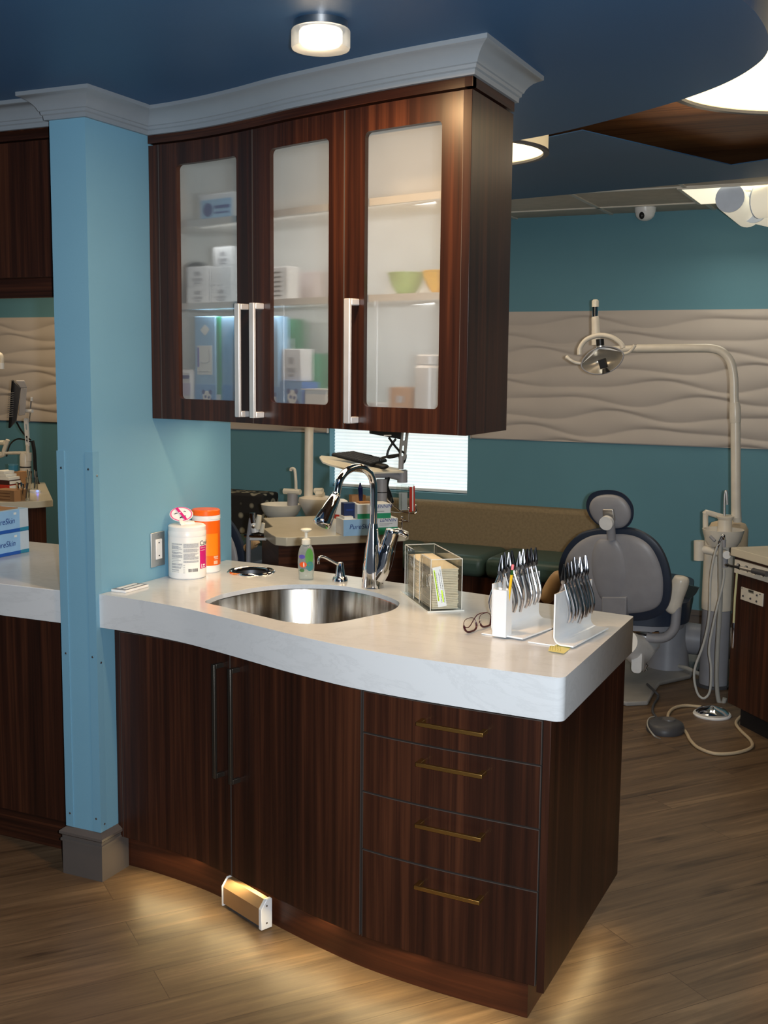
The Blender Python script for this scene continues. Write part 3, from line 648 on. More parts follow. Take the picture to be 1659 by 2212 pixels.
# ================================================================== ON THE SINK COUNTER
ZC = .915
ORD = ['first', 'second', 'third', 'fourth', 'fifth', 'sixth', 'seventh', 'eighth', 'ninth', 'tenth']
def atv(px, py, base, h):
    """survey helper: point of the vertical plane through base along h"""
    v = FWD + RIGHT*((px-829.5)/FPX) - UP*((py-1106)/FPX); nn = V((h[1], -h[0], 0)); return CAM + v*((V(base)-CAM).dot(nn)/v.dot(nn))
def facing(c): d = CAM-V(c); return math.atan2(d.y, d.x)     # angle towards the camera side of the room
# outlet on the blue wall
t = thing('light_switch', 'steel plate with white rocker switch on the blue wall behind the white canister', 'light switch', (0, .315, .957))
MB().box(0, .005, .278, .353, .956, 1.07).build('cover_plate', m_nickel, t, bev=.002)
MB().box(.004, .009, .299, .333, .980, 1.047).build('rocker', m_whitep, t, bev=.002)
for z in (.992, 1.035): MB().box(.0088, .0093, .312, .318, z-.002, z+.002).build('indicator', m_ink, t)
for z in (.965, 1.061): MB().lathe([(.0028, 0), (.0028, .001), (.001, .0015)], 10, M=Matrix.Translation(V((.005, .315, z))) @ Matrix.Rotation(PI/2, 4, 'Y')).build('screw', m_steel, t)
# plate lying on the counter
t = thing('wall_plate', 'small white and grey double switch plate lying flat by the blue wall', 'switch plate', (.035, .12, ZC), 0)
MB().box(.008, .064, .064, .182, ZC+.0003, ZC+.008).build('plate', m_whitep, t, bev=.0015)
MB().box(.011, .061, .067, .179, ZC+.008, ZC+.0092).build('grey_face', mat('plate_grey', s2l((128, 132, 138)), .4), t)
for x0, x1 in ((.017, .030), (.042, .055)): MB().box(x0, x1, .080, .168, ZC+.0085, ZC+.0105).build('white_bar', m_whitep, t, bev=.0008)
# white wipes canister
c = (.069, .388); R = .0625
t = thing('wipes_canister', 'white wipes canister with open pink-printed flap lid, beside the orange canister', 'canister', (*c, ZC))
MB().lathe([(.001, 0), (R-.006, 0), (R-.001, .004), (R, .010), (R, .140), (R-.002, .143), (.001, .143)], 48, (*c, ZC)).build('tub', m_whitep, t)
MB().lathe([(R-.002, .1405), (R+.0004, .1415), (R+.0006, .155), (R-.001, .158), (R-.001, .160), (R-.0005, .172), (R-.006, .1765), (R-.012, .1775), (.028, .180), (.024, .186), (.016, .188), (.012, .184), (.001, .183)], 48, (*c, ZC)).build('lid', m_whitep, t)
fa = facing((*c, 1))
a0 = fa+.04
lab = MB(); patch(lab, c, R, fa-1.4, fa+1.35, ZC+.022, ZC+.123, .0002, 30); lo = lab.build('label', m_paper, t)
tx = MB(); random.seed(3)
for (u0, u1, z0, z1) in ((-.92, -.26, .026, .120), (-.20, .62, .058, .120)):
    z = z1
    while z > z0:
        ln = u1-random.choice([0, 0, 0, .08, .2]); patch(tx, c, R, fa+u0, fa+ln, ZC+z-.0017, ZC+z, .0005, 8); z -= random.choice([.0024, .0024, .0024, .0052])
for (u0, z0) in [(-.22, .05-i*.0062) for i in range(5)]: patch(tx, c, R, fa+u0, fa+u0+.1, ZC+z0-.002, ZC+z0, .0005, 3)
tx.build('fine_print', m_inkg, lo)
br = MB(); u = .05
while u < .56:
    w_ = random.choice([.008, .012, .02, .03]); patch(br, c, R, fa+u, fa+u+w_, ZC+.026, ZC+.037, .0006, 2); u += w_+random.choice([.01, .016, .022])
br.build('barcode', m_ink, lo)
mg = MB(); patch(mg, c, R, fa+.70, fa+1.3, ZC+.034, ZC+.109, .0006, 8); mg.build('magenta_block', m_mag, lo)
text_mb('CaviCide', .023, 0, 0, 0, .0009, wrap=(c, R, fa+.70, ZC+.1115)).build('lettering', m_ink, lo)
wt = MB()
for z, s_ in ((.1035, .0055), (.0955, .0055)): text_mb('disinfecting' if z > .1 else 'towelettes', s_, 0, 0, 0, .0011, wrap=(c, R, fa+.75, ZC+z-.002), mb=wt)
patch(wt, c, R, fa+.79, fa+.82, ZC+.036, ZC+.05, .001, 2); patch(wt, c, R, fa+.82, fa+1.1, ZC+.037, ZC+.0395, .001, 4); patch(wt, c, R, fa+.90, fa+1.1, ZC+.043, ZC+.048, .001, 4); wt.build('white_lettering', m_paper, lo)
# flap lid: a round disc seen open, tilted, with its hinge tab
fc = V((c[0]-.018, c[1]-.006, ZC+.209)); look = (CAM-fc).normalized()
fn = (look*.8+V((0, 0, .55))).normalized(); fr = fn.cross(V((0, 0, 1))).normalized()*-1; fu = fn.cross(fr); 
Mx = Matrix((fr, fu, fn)).transposed().to_4x4(); Mx.translation = fc
MB().lathe([(.001, -.003), (.033, -.003), (.035, 0), (.033, .0015), (.001, .0015)], 36, M=Mx, sx=1.1, sy=.82).build('flap', m_whitep, t)
MB().lathe([(.0292, .002), (.033, .002), (.033, .0023), (.0292, .0023), (.0292, .002)], 40, M=Mx, sx=1.1, sy=.82).build('pink_ring', mat('pink_print', s2l((228, 96, 150)), .5), t)
xb = MB(); xb.box(-.0042, .0042, -.027, .027, .004, .005, Mx @ Matrix.Rotation(.6, 4, 'Z')); xb.build('cross_stroke', m_mag, t)
ib = MB()
for (u0, w0, u1, w1, th) in ((-.022, .000, -.012, .003, .0013), (.008, .010, .015, .008, .001), (-.004, -.015, .014, -.008, .0022), (.004, -.016, .016, -.013, .0012)): ib.tube([Mx @ V((u0, w0, .0022)), Mx @ V(((u0+u1)/2, (w0+w1)/2+.0012, .0022)), Mx @ V((u1, w1, .0022))], th, 6)
ib.build('printed_mark', m_ink, t)
tb = MB(); tb.tube([V((c[0]-.001, c[1], ZC+.181)), V((c[0]-.006, c[1], ZC+.193)), fc-fn*.002+fu*.01], [.012, .011, .012], 8, flat=.35); tb.tube([V((c[0]+.012, c[1]-.034, ZC+.176)), V((c[0]+.0, c[1]-.03, ZC+.188)), fc-fn*.002-fu*.02], [.010, .009, .008], 8, flat=.25); tb.build('hinge_tab', m_whitep, t)
# orange canister
c = (.066, .504); R = .0478
t = thing('wipes_canister', 'tall orange wipes canister with orange lid behind the white canister', 'canister', (*c, ZC))
MB().lathe([(.001, 0), (R-.004, 0), (R, .004), (R, .183), (.001, .183)], 44, (*c, ZC)).build('tub', m_whitep, t)
MB().lathe([(R-.004, .196), (R+.0005, .1965), (R+.0005, .212), (R-.003, .215), (R-.006, .2145), (.010, .216), (.001, .216)], 44, (*c, ZC)).build('lid', m_orange, t)
MB().lathe([(R, .183), (R+.0012, .1835), (R+.0012, .1945), (R-.002, .1962)], 44, (*c, ZC)).build('lid_collar', m_whitep, t)
fa = facing((*c, 1)); q = MB(); patch(q, c, R, 0, 2*PI, ZC+.026, ZC+.178, .0004, 60); lo = q.build('label', m_orange, t)
q = MB(); patch(q, c, R, fa-.1, fa+.95, ZC+.06, ZC+.135, .0007, 12); q.build('light_panel', m_orange2, lo)
q = MB(); patch(q, c, R, fa+.55, fa+.95, ZC+.052, ZC+.058, .0009, 5); patch(q, c, R, fa+.6, fa+.95, ZC+.047, ZC+.050, .0009, 5); patch(q, c, R, fa+.55, fa+.9, ZC+.03, ZC+.042, .0009, 5); q.build('pale_print', mat('pale_print', s2l((246, 200, 170)), .5), lo)
q = MB(); patch(q, c, R, fa-.7, fa-.25, ZC+.160, ZC+.167, .0009, 5); q.build('lilac_print', mat('lilac_print', s2l((150, 120, 170)), .5), lo)
# clear hand soap pump bottle
c = (.443, .527)
t = thing('soap_bottle', 'clear pump soap bottle with orange fish picture behind the sink', 'soap bottle', (*c, ZC))
fa = facing((*c, 1)); Mx = Matrix.Translation(V((*c, ZC))) @ Matrix.Rotation(fa+PI/2, 4, 'Z')
m_soap = clear('soap_gel', (.80, .86, .80), .10, .03, .22)
pf = [(.001, 0), (.021, 0), (.0245, .004), (.024, .018), (.0265, .035), (.0275, .06), (.0262, .085), (.022, .105), (.016, .115), (.0125, .118), (.0125, .122)]
MB().lathe(pf, 36, M=Mx, sx=1.02, sy=.72).build('bottle', m_soap, t)
MB().lathe([(.015, .118), (.0155, .120), (.0148, .134), (.010, .138), (.0055, .140), (.0052, .158), (.001, .158)], 28, M=Mx).build('collar', m_cream, t)
pm = MB(); pm.lathe([(.001, .156), (.006, .157), (.016, .163), (.019, .167), (.017, .170), (.006, .172), (.001, .1722)], 28, M=Mx); pm.build('pump_head', m_cream, t)
fm = lambda u, z: Mx @ V((u, -.0205*math.sqrt(max(.05, 1-(u/.0285)**2))-.0008, z))
def blob(name, cu, cz, ru, rz_, m, seg=18, lift=0.):
    pts = [fm(cu+ru*math.cos(2*PI*k/seg), cz+rz_*math.sin(2*PI*k/seg)) for k in range(seg)]; fv = (CAM-V((*c, ZC))).normalized()
    pts = [p_+fv*(lift) for p_ in pts]; cc = fm(cu, cz)+fv*lift
    return MB().add([cc]+pts, [(0, k+1, (k+1) % seg+1) for k in range(seg)]).build(name, m, t)
blob('green_print', .010, .078, .013, .030, mat('leaf_print', s2l((88, 150, 70)), .4), lift=.001); blob('teal_print', .012, .048, .012, .016, mat('teal_print', s2l((70, 130, 130)), .4), lift=.0012)
blob('violet_print', -.014, .079, .010, .007, mat('violet_print', s2l((96, 84, 170)), .4), lift=.0016); blob('fish_print', -.010, .053, .012, .009, mat('fish_orange', s2l((240, 92, 30)), .4), lift=.002); blob('fish_stripe', -.008, .053, .002, .008, m_paper, lift=.0025); blob('weed_print', -.014, .034, .008, .006, mat('weed_print', s2l((80, 120, 70)), .4), lift=.0016)
# built in soap dispenser
c = V((.554, .556, ZC))
t = thing('soap_dispenser', 'small chrome built-in soap dispenser between the soap bottle and faucet', 'soap dispenser', c)
MB().lathe([(.001, 0), (.0262, 0), (.0262, .003), (.023, .012), (.019, .017), (.001, .017)], 30, c).build('flange', m_chrome, t)
MB().lathe([(.0175, .015), (.0165, .02), (.011, .058), (.009, .062), (.001, .064)], 28, c).build('body', m_chrome, t)
h = V((-.25, -.97, 0)); pth = catmull([c+V((0, 0, .052)), c+h*.03+V((0, 0, .066)), c+h*.075+V((0, 0, .088)), c+h*.096+V((0, 0, .092)), c+h*.104+V((0, 0, .084)), c+h*.104+V((0, 0, .070))], 6)
MB().tube(pth, .0042, 12).build('spout', m_chrome, t)
# faucet
c = V((.694, .513, ZC)); h = V((-.42, -.91, 0)).normalized()
t = thing('faucet', 'tall chrome gooseneck pull-down faucet arching over the sink', 'faucet', c)
Pp = lambda x, y: atv(x, y, c, h)
MB().lathe([(.001, 0), (.0365, 0), (.036, .004), (.035, .02), (.034, .045), (.0325, .07), (.029, .10), (.0245, .13), (.0195, .16), (.0155, .19), (.0135, .205), (.001, .205)], 36, c).build('body', m_chrome, t)
zt = Pp(807, 1090).z
pth = catmull([c+V((0, 0, .20)), c+V((0, 0, .26)), V((c.x, c.y, Pp(808, 1060).z)), Pp(805, 1037), Pp(796, 1020), Pp(776.5, 1009), Pp(753, 1015), Pp(738, 1030), Pp(731.5, 1046), Pp(728, 1066)], 7)
MB().tube(pth, .0118, 18).build('gooseneck', m_chrome, t)
A_, B_ = Pp(727.5, 1066), Pp(694, 1135); dd = (B_-A_)
MB().tube([A_, A_+dd*.04, A_+dd*.07, A_+dd*.10, A_+dd*.5, A_+dd*.86, A_+dd*.93, A_+dd*.97, B_, B_-dd*.004], [.013, .0155, .014, .017, .0225, .028, .029, .0275, .025, .02], 26).build('spray_head', m_chrome, t)
MB().tube([B_-dd*.003, B_+dd*.012], [.0165, .016], 20).build('nozzle', m_darkgrey, t)
q1 = c+V((.012, .0, .03)); e1 = atv(838, 1180, c, (.9, .43)); e2 = atv(848, 1148, c, (.9, .43))
hb = MB().tube(catmull([q1, q1+(e1-q1)*.4+V((.008, 0, 0)), e1, e2, e2+(e2-e1).normalized()*.006], 5), [.028]*5+[.027]*5+[.0245]*3+[.0235]*3+[.022, .019, .014, .008, .003], 24).build('handle_body', m_chrome, t)
hv = (e2-e1).normalized(); l0 = e2-hv*.006
MB().tube(catmull([l0, l0+V((.018, .008, .004)), l0+V((.036, .014, -.003)), l0+V((.046, .018, -.012))], 5), [.014, .0135, .013, .0125, .012, .0118, .0112, .0108, .0104, .010, .0096, .0092, .0088, .0082, .0075, .005], 16).build('lever', m_chrome, hb)
# acrylic towel dispenser with towels and note
Cc, Dd = V((1.005, .248, ZC)), V((1.081, .304, ZC)); uL = V((-.63, .777, 0)); uS = V((.777, .63, 0)); LL, SS, HH = .285, .094, .153
t = thing('towel_dispenser', 'clear open-top acrylic box holding folded brown paper towels', 'paper towel box', Cc+uL*LL/2+uS*SS/2)
Mb = Matrix((uL, uS, V((0, 0, 1)))).transposed().to_4x4(); Mb.translation = Cc
if Mb.determinant() < 0: pass
TK = .004
def acr(name, x0, x1, y0, y1, z0, z1): return MB().box(x0, x1, y0, y1, z0, z1, Mb).build(name, m_acry, t, bev=.0008)
acr('base_plate', -.008, LL+.012, -.010, SS+.006, .0003, TK)
acr('end_panel', 0, TK, 0, SS, TK, HH); acr('end_panel', LL-TK, LL, 0, SS, TK, HH); acr('back_panel', TK, LL-TK, SS-TK, SS, TK, HH)
Ms = Mb @ Matrix.Rotation(PI/2, 4, 'X')
for (x0, x1, rx) in ((TK, .118, 1), (.182, LL-TK, 0)):
    r_ = .016; arc = [(x1-r_+r_*math.cos(a), HH-r_+r_*math.sin(a)) for a in lin(0, PI/2, 6)] if rx else [(x0+r_-r_*math.sin(a), HH-r_+r_*math.cos(a)) for a in lin(0, PI/2, 6)]
    po = [(x0, TK), (x1, TK)]+arc+[(x0, HH)] if rx else [(x0, TK), (x1, TK), (x1, HH)]+arc
    MB().prism(po, -TK, 0, Ms).build('front_panel', m_acry, t)
ed = MB(); e_ = .0009
for (x, y) in ((0, 0), (LL, 0), (LL, SS), (0, SS)): ed.box(x-e_, x+e_, y-e_, y+e_, TK, HH, Mb)
for (x0, x1, y0, y1) in ((0, LL, SS-e_, SS+e_), (-e_, e_, 0, SS), (LL-e_, LL+e_, 0, SS), (0, .10, -e_, e_), (.20, LL, -e_, e_)): ed.box(x0, x1, y0, y1, HH-e_, HH+e_, Mb)
for x in (.118, .182): ed.box(x-e_, x+e_, -e_, e_, TK, HH-.016, Mb)
for (x0, x1, y0, y1) in ((-.008, LL+.012, -.0108, -.0092), (-.0088, -.0072, -.01, SS+.006)): ed.box(x0, x1, y0, y1, .0004, TK+.0003, Mb)
ed.build('bright_edge', m_acry_edge, t)
tw = MB(); random.seed(5); z = TK+.0008; k = 0
while z < .122:
    th = random.uniform(.0042, .0058); sx = random.uniform(-.0025, .0025); n_ = 8; top = []; bot = []
    x0, x1, y0, y1 = .009+abs(sx), LL-.009+min(0, sx), .007+abs(sx), SS-.007-abs(sx)
    tilt = .02*(z/.122)
    vs = [(x, y, z+dz-tilt*max(0, (.09-x))*.6) for x in lin(x0, x1, 10) for (y, dz) in ((y0, .0006), (y0-.0008, th*.5), (y0, th-.0004), (y1, th-.0004), (y1+.0006, th*.5), (y1, .0006))]
    fs = []
    for i in range(10):
        for j in range(6): fs.append((i*6+j, i*6+(j+1) % 6, (i+1)*6+(j+1) % 6, (i+1)*6+j))
    fs += [tuple(range(6)), tuple(range(60, 66))]
    tw.add(vs, fs, Mb); z += th
tws = tw.build('paper_towels', m_kraft, label='thick pile of folded brown paper towels inside the clear acrylic box', cat='paper towels', kind='stuff')
TWZ = z
t = thing('paper_note', 'white printed strip with yellow highlighting stuck on the clear acrylic towel box', 'note', Cc)
no = Cc-uL*.0012; nr, nu = uS, V((0, 0, 1))
Mn = Matrix((nr, nu, -uL)).transposed().to_4x4(); Mn.translation = no+nr*.017+nu*.012; Mn = Mn @ Matrix.Rotation(.17, 4, 'Z')
MB().box(.006, .032, .0, .118, 0, .0004, Mn).build('strip', m_paper, t)
hl = MB(); hl.box(.0085, .0125, .018, .110, .0005, .0007, Mn); hl.box(.022, .026, .012, .048, .0005, .0007, Mn); hl.build('highlight', mat('highlighter', s2l((206, 246, 40)), .6), t)
tl = MB()
for xx, z0, z1 in ((.0145, .03, .10), (.0195, .012, .038), (.0225, .052, .10), (.028, .01, .11), (.0105, .02, .107)):
    z = z0
    while z < z1: w_ = random.uniform(.003, .008); tl.box(xx-.0006, xx+.0006, z, min(z1, z+w_), .0008, .0009, Mn); z += w_+.0016
tl.build('print_lines', m_ink, t)
# eyeglasses
t = thing('eyeglasses', 'dark framed eyeglasses lying open beside the left instrument stand', 'eyeglasses', (1.21, .09, ZC))
g0, g1 = V((1.198, .028, ZC+.004)), V((1.226, .166, ZC+.004)); gd = (g1-g0).normalized(); gn = V((-gd.y, gd.x, 0)); up = (V((0, 0, 1))+gn*.28).normalized()
for s0, nm in ((.0, 'rim'), (.078, 'rim')):
    o = g0+gd*s0; L_ = .060
    out = [o+gd*(L_/2+L_/2*math.copysign(abs(math.cos(a))**.7, math.cos(a)))+up*(.018+.018*math.copysign(abs(math.sin(a))**.8, math.sin(a))) for a in lin(0, 2*PI, 28)]
    rm = MB().tube(out, [.0009 if p_.z > ZC+.022 else .0028 for p_ in out], 8).build('rim', m_maroon, t)
    MB().add([tuple(p_) for p_ in out[:-1]], [tuple(range(28))]).build('lens', m_lens, rm)
MB().tube([g0+gd*.060+up*.014, g0+gd*.069+up*.008, g0+gd*.078+up*.014], .0014, 8).build('bridge', m_nickel, t)
for s0 in (.064, .074): MB().tube([g0+gd*s0+up*.012, g0+gd*s0+up*.020+gn*-.006, g0+gd*s0+up*.026+gn*-.007], [.0008, .0008, .003], 8).build('nose_pad', m_nickel, t)
tx_ = V((1, .05, 0))
MB().tube(catmull([g0+up*.018, g0+tx_*.01+V((0, 0, .019)), g0+tx_*.03+V((0, .004, .052)), g0+tx_*.055+V((0, .012, .060))], 5), .0013, 8).build('temple', m_maroon, t)
MB().tube(catmull([g1+up*.018, g1+tx_*.012+V((0, -.002, .022)), g1+tx_*.028+V((0, -.03, .052)), g1+tx_*.014+V((0, -.05, .034)), g1+tx_*.010+V((0, -.055, .010))], 5), [.0012]*12+[.0022]*9, 8).build('temple', m_maroon, t)
# instrument stands
def stand(x0, y0, rz, lab, left, right, hgt):
    t = thing('instrument_stand', lab, 'instrument stand', (x0, y0, ZC), rz); Mz = frame((x0, y0, ZC), rz)
    MB().box(-left, .004, 0, .25, .0004, .004, Mz).build('base_sheet', m_wacry, t, bev=.001)
    prof = [(right, .0045), (right, .0085)]+[(.004+.018-.018*math.sin(a), .0085+.018-.018*math.cos(a)) for a in lin(0, PI/2, 8)]+[(.004, hgt), (0, hgt)]+[(.022-.022*math.cos(a), .0265-.022*math.sin(a)) for a in lin(0, PI/2, 8)]
    n = len(prof); vs = [(p[0], y, p[1]) for y in (0, .25) for p in prof]; fs = [(i, (i+1) % n, n+(i+1) % n, n+i) for i in range(n)]
    tri = tessellate_polygon([[V((p[0], p[1], 0)) for p in prof]]); fs += [tuple(a) for a in tri]+[tuple(i+n for i in reversed(a)) for a in tri]
    MB().add(vs, fs, Mz).build('bent_sheet', m_wacry, t)
    return Mz
SR = stand(1.4415, .012, -.11, 'white acrylic stand of pliers at the right end of the counter, on a yellow note', .070, .055, .135)
SLm = stand(1.262, .048, -.20, 'white acrylic stand of pliers beside the eyeglasses, pen box in front', .030, .095, .140)
def make_pliers():
    t = thing('pliers', '', 'pliers', (0, 0, 0))
    for s in (1, -1):
        hp = catmull([(s*.0015, 0, .018), (s*.005, 0, .006), (s*.0095, 0, -.008), (s*.018, 0, -.032), (s*.0235, 0, -.055), (s*.0225, 0, -.072), (s*.0165, 0, -.090)], 4)
        MB().tube(hp, [.0036+.0012*math.sin(PI*i/(len(hp)-1)) for i in range(len(hp))], 10).build('handle', mat('plier_chrome', s2l((215, 215, 220)), .16, 1.), t, local=True)
        jp = [(s*.001, 0, .016), (s*.0045, 0, .026), (s*.005, 0, .036), (s*.0035, 0, .048), (s*.0016, 0, .062), (s*.0007, 0, .070)]
        MB().tube(jp, [.0035, .0048, .0042, .0032, .0022, .0012], 8).build('jaw', mat('jaw_steel', s2l((92, 92, 96)), .2, 1.), t, local=True)
    MB().lathe([(.001, -.0052), (.0062, -.005), (.0062, .005), (.001, .0052)], 16, M=Matrix.Translation(V((0, 0, .021))) @ Matrix.Rotation(PI/2, 4, 'X')).build('pivot', m_steel, t, local=True)
    return t
def place_pliers(Mz, rz, hgt, n, y0, dy, where, grp, proto, seed):
    random.seed(seed)
    for i in range(n):
        p = Mz @ V((.002, y0+dy*i, hgt+.003)); rot = (random.uniform(-.10, .10), random.uniform(-.05, .05), rz+random.uniform(-.16, .16))
        lab = ('%s pliers from the front on the %s' % (ORD[i], where))
        if proto[1]: o = dup(proto[0], p, rot, lab, grp)
        else: o = proto[0]; proto[1] = True; o.location = p; o.rotation_euler = rot; tag(o, lab, group=grp)
        s = random.uniform(.94, 1.08); o.scale = (s, s, s)
pr = [make_pliers(), False]
place_pliers(SLm, -.20, .140, 9, .035, .0235, 'white stand beside the eyeglasses', 'pliers on the left white stand', pr, 1)
place_pliers(SR, -.11, .135, 8, .055, .022, 'white stand at the counter end', 'pliers on the right white stand', pr, 2)
# pen box, pencil, clear rods
pc = V((1.292, .047, ZC+.0045)); Mp = frame((pc.x, pc.y, pc.z), -.15)
t = thing('pen_holder', 'square white acrylic pen box standing on the left instrument stand', 'pen holder', pc, -.15)
q = MB(); q.prism(rrect(.040, .034, .001, 1), 0, .124, Mp, holes=[rrect(.034, .028, .001, 1)]); q.build('box', m_wacry, t); MB().box(-.017, .017, -.014, .014, .0, .003, Mp).build('bottom', m_wacry, t)
def rod(name, a, b_, r, m, lab, cat_, grp=None):
    a, b_ = Mp @ V(a), Mp @ V(b_); o = MB().tube([a, b_], r, 10).build(name, m); 
    return tag(o, lab, cat_, grp)
rod('plastic_rod', (-.010, -.004, .004), (-.013, -.009, .150), .0035, m_acry, 'clear plastic rod leaning left in the white pen box', 'rod')
rod('plastic_rod', (.003, -.006, .004), (.010, -.009, .158), .0045, clear('frosted_rod', (.85, .86, .87), .1, .1, .35), 'frosted plastic rod in the white pen box next to the pencil', 'rod')
a, b_ = Mp @ V((.004, .006, .004)), Mp @ V((.030, -.004, .192)); dd = (b_-a)
t = thing('pencil', 'yellow pencil with pink eraser leaning in the white pen box', 'pencil', a)
MB().tube([a, a+dd*.86], .0037, 6).build('shaft', m_yellow, t, ang=20); MB().tube([a+dd*.86, a+dd*.93], .0039, 12).build('ferrule', mat('green_ferrule', s2l((60, 120, 60)), .3, .8), t); MB().tube([a+dd*.93, b_-dd*.005, b_], [.0036, .0036, .003], 12).build('eraser', m_pink, t)
# sticky note
t = thing('sticky_note', 'yellow handwritten note under the front of the right instrument stand', 'note', (1.44, -.01, ZC))
P4 = [at(1189, 1393, z=ZC+.0008), at(1184, 1406, z=ZC+.0035), at(1218, 1412, z=ZC+.003), at(1233, 1400, z=ZC+.0006), at(1212, 1384, z=ZC+.0006)]
MB().add(P4, [(0, 1, 2, 3, 4)]).build('paper', m_note, t)
q = MB()
for i in range(5):
    a = P4[0].lerp(P4[4], .1+.18*i)+V((0, 0, .0012)); b_ = P4[1].lerp(P4[2], .1+.18*i)+V((0, 0, .0008)); a, b_ = a.lerp(b_, .2), a.lerp(b_, .85)
    q.tube([a.lerp(b_, k/10)+V((.0012*math.sin(k*2.1+i), .001*math.cos(k*1.7), 0)) for k in range(11)], .0004, 5)
q.build('handwriting', mat('pale_ink', s2l((190, 176, 80)), .6), t)
# foot pedal box in front of the toe kick
o = V((.452, .040, 0)); hd = V((.195, -.085, 0)).normalized(); hn = V((hd.y, -hd.x, 0)); Lp = .200
t = thing('foot_pedal_box', 'tan metal foot pedal box with white end caps on the floor against the toe kick', 'foot pedal', o+hd*Lp/2)
Mf = Matrix((hd, hn, V((0, 0, 1)))).transposed().to_4x4(); Mf.translation = o
pf = [(-.006, .012), (.028, .012), (.028, .064), (.010, .088), (-.006, .088)]
def pris(pf, x0, x1): 
    q = MB(); n = len(pf); q.add([(x, p[0], p[1]) for x in (x0, x1) for p in pf], [tuple(range(n)), tuple(range(n, 2*n))]+[(i, (i+1) % n, n+(i+1) % n, n+i) for i in range(n)], Mf); return q
pris(pf, .004, Lp-.010).build('housing', mat('tan_metal', s2l((168, 132, 92)), .5, .4), t)
pc_ = [(-.008, .004), (.031, .004), (.031, .066), (.012, .092), (-.008, .092)]
pris(pc_, -.002, .004).build('end_cap', m_whitep, t, bev=.002); ec = pris(pc_, Lp-.010, Lp+.004).build('end_cap', m_whitep, t, bev=.002)
for z in (.022, .074): MB().lathe([(.003, 0), (.003, .001), (.001, .0016)], 10, M=Mf @ Matrix.Translation(V((Lp+.004, .012, z))) @ Matrix.Rotation(PI/2, 4, 'Y')).build('screw', m_steel, ec)
pris([(-.006, 0), (.02, 0), (.02, .013), (-.006, .013)], .02, Lp-.03).build('foot', m_darkgrey, t)

# ================================================================== INSIDE THE WALL CABINET
def shelf_pt(px, py, back):
    y = .15
    for _ in range(12): p = at(px, py, y=y); y = fU(p.x)+back
    return p
def cab_box(name, lab, cat_, px0, px1, py0, zf, m, back=.09, depth=.09, rnd=.002, extra=None):
    a, b_ = shelf_pt(px0, py0, back), shelf_pt(px1, py0, back); ang = math.atan2(b_.y-a.y, b_.x-a.x); w_ = math.hypot(b_.x-a.x, b_.y-a.y); hh = a.z-zf
    t = thing(name, lab, cat_, (a.x, a.y, zf), ang); Mk = frame((a.x, a.y, zf), ang)
    MB().box(0, w_, 0, depth, .0004, hh, Mk).build('carton', m, t, bev=rnd)
    if extra: extra(t, Mk, w_, hh)
    return t
Z1, Z2, Z3 = 1.4635, 1.8095, 2.0645
def marks(t, Mk, w_, hh):
    q = MB(); q.box(w_*.36, w_*.64, -.0006, 0, hh*.55, hh*.75, Mk); q.box(w_*.28, w_*.72, -.0006, 0, hh*.28, hh*.42, Mk); q.box(w_*.34, w_*.66, -.0006, 0, hh*.14, hh*.22, Mk); q.build('print', m_inkg, t)
def logo(t, Mk, w_, hh):
    q = MB(); q.box(w_*.06, w_*.94, -.0006, 0, hh*.10, hh*.80, Mk); q.build('panel', m_boxblue, t)
    q = MB(); q.lathe([(.001, 0), (hh*.26, 0), (hh*.26, .0005), (.001, .0005)], 18, M=Mk @ Matrix.Translation(V((w_*.27, -.0006, hh*.42))) @ Matrix.Rotation(PI/2, 4, 'X')); q.box(w_*.18, w_*.36, -.0012, -.0006, hh*.36, hh*.46, Mk); q.box(w_*.45, w_*.88, -.0012, -.0006, hh*.44, hh*.56, Mk); q.box(w_*.45, w_*.85, -.0012, -.0006, hh*.26, hh*.32, Mk); q.build('print', m_navyink, t)
cab_box('card_box', 'white box with blue logo on the top shelf behind the left frosted door', 'box', 432, 509, 423, Z3, m_boxw, .09, .10, extra=logo)
for k, (a, b_, top, zf, wh) in enumerate(((406, 454, 620, Z2, 'bottom left'), (457, 506, 618, Z2, 'bottom right'))):
    tb_ = cab_box('small_box', 'small white box, %s of the stack behind the left frosted door' % wh, 'box', a, b_, top, zf, m_boxw, .10, .07, extra=marks); tb_['group'] = 'small white boxes on the middle shelf'
zA = shelf_pt(430, 620, .10).z+.0005
for (a, b_, top, zf, wh, ex) in ((406, 454, 577, zA, 'middle left', marks), (457, 506, 577, zA, 'middle right', None)):
    tb_ = cab_box('small_box', 'small white box, %s of the stack behind the left frosted door' % wh, 'box', a, b_, top, zf, m_boxw, .10, .07, extra=ex); tb_['group'] = 'small white boxes on the middle shelf'
zB = shelf_pt(480, 577, .10).z+.0005
tb_ = cab_box('small_box', 'small white box, topmost of the stack behind the left frosted door', 'box', 464, 506, 535, zB, m_boxw, .10, .065, extra=marks); tb_['group'] = 'small white boxes on the middle shelf'
p = shelf_pt(408, 600, .20)
t = thing('black_disc', 'round black tray stood on edge behind the small white boxes in the left door', 'tray', (p.x+.03, p.y, Z2))
MB().lathe([(.001, -.008), (.070, -.008), (.073, 0), (.070, .008), (.001, .008)], 36, M=Matrix.Translation(V((p.x+.035, p.y, Z2+.0735))) @ Matrix.Rotation(PI/2-.1, 4, 'X')).build('disc', m_black, t)
MB().lathe([(.001, .008), (.02, .008), (.02, .012), (.001, .012)], 20, M=Matrix.Translation(V((p.x+.035, p.y, Z2+.0735))) @ Matrix.Rotation(PI/2-.1, 4, 'X')).build('hub', m_darkgrey, t)
def lines(t, Mk, w_, hh):
    q = MB()
    for i in range(6): q.box(w_*.12, w_*.62, -.0006, 0, hh*(.12+.14*i), hh*(.155+.14*i), Mk)
    q.build('print', m_ink, t)
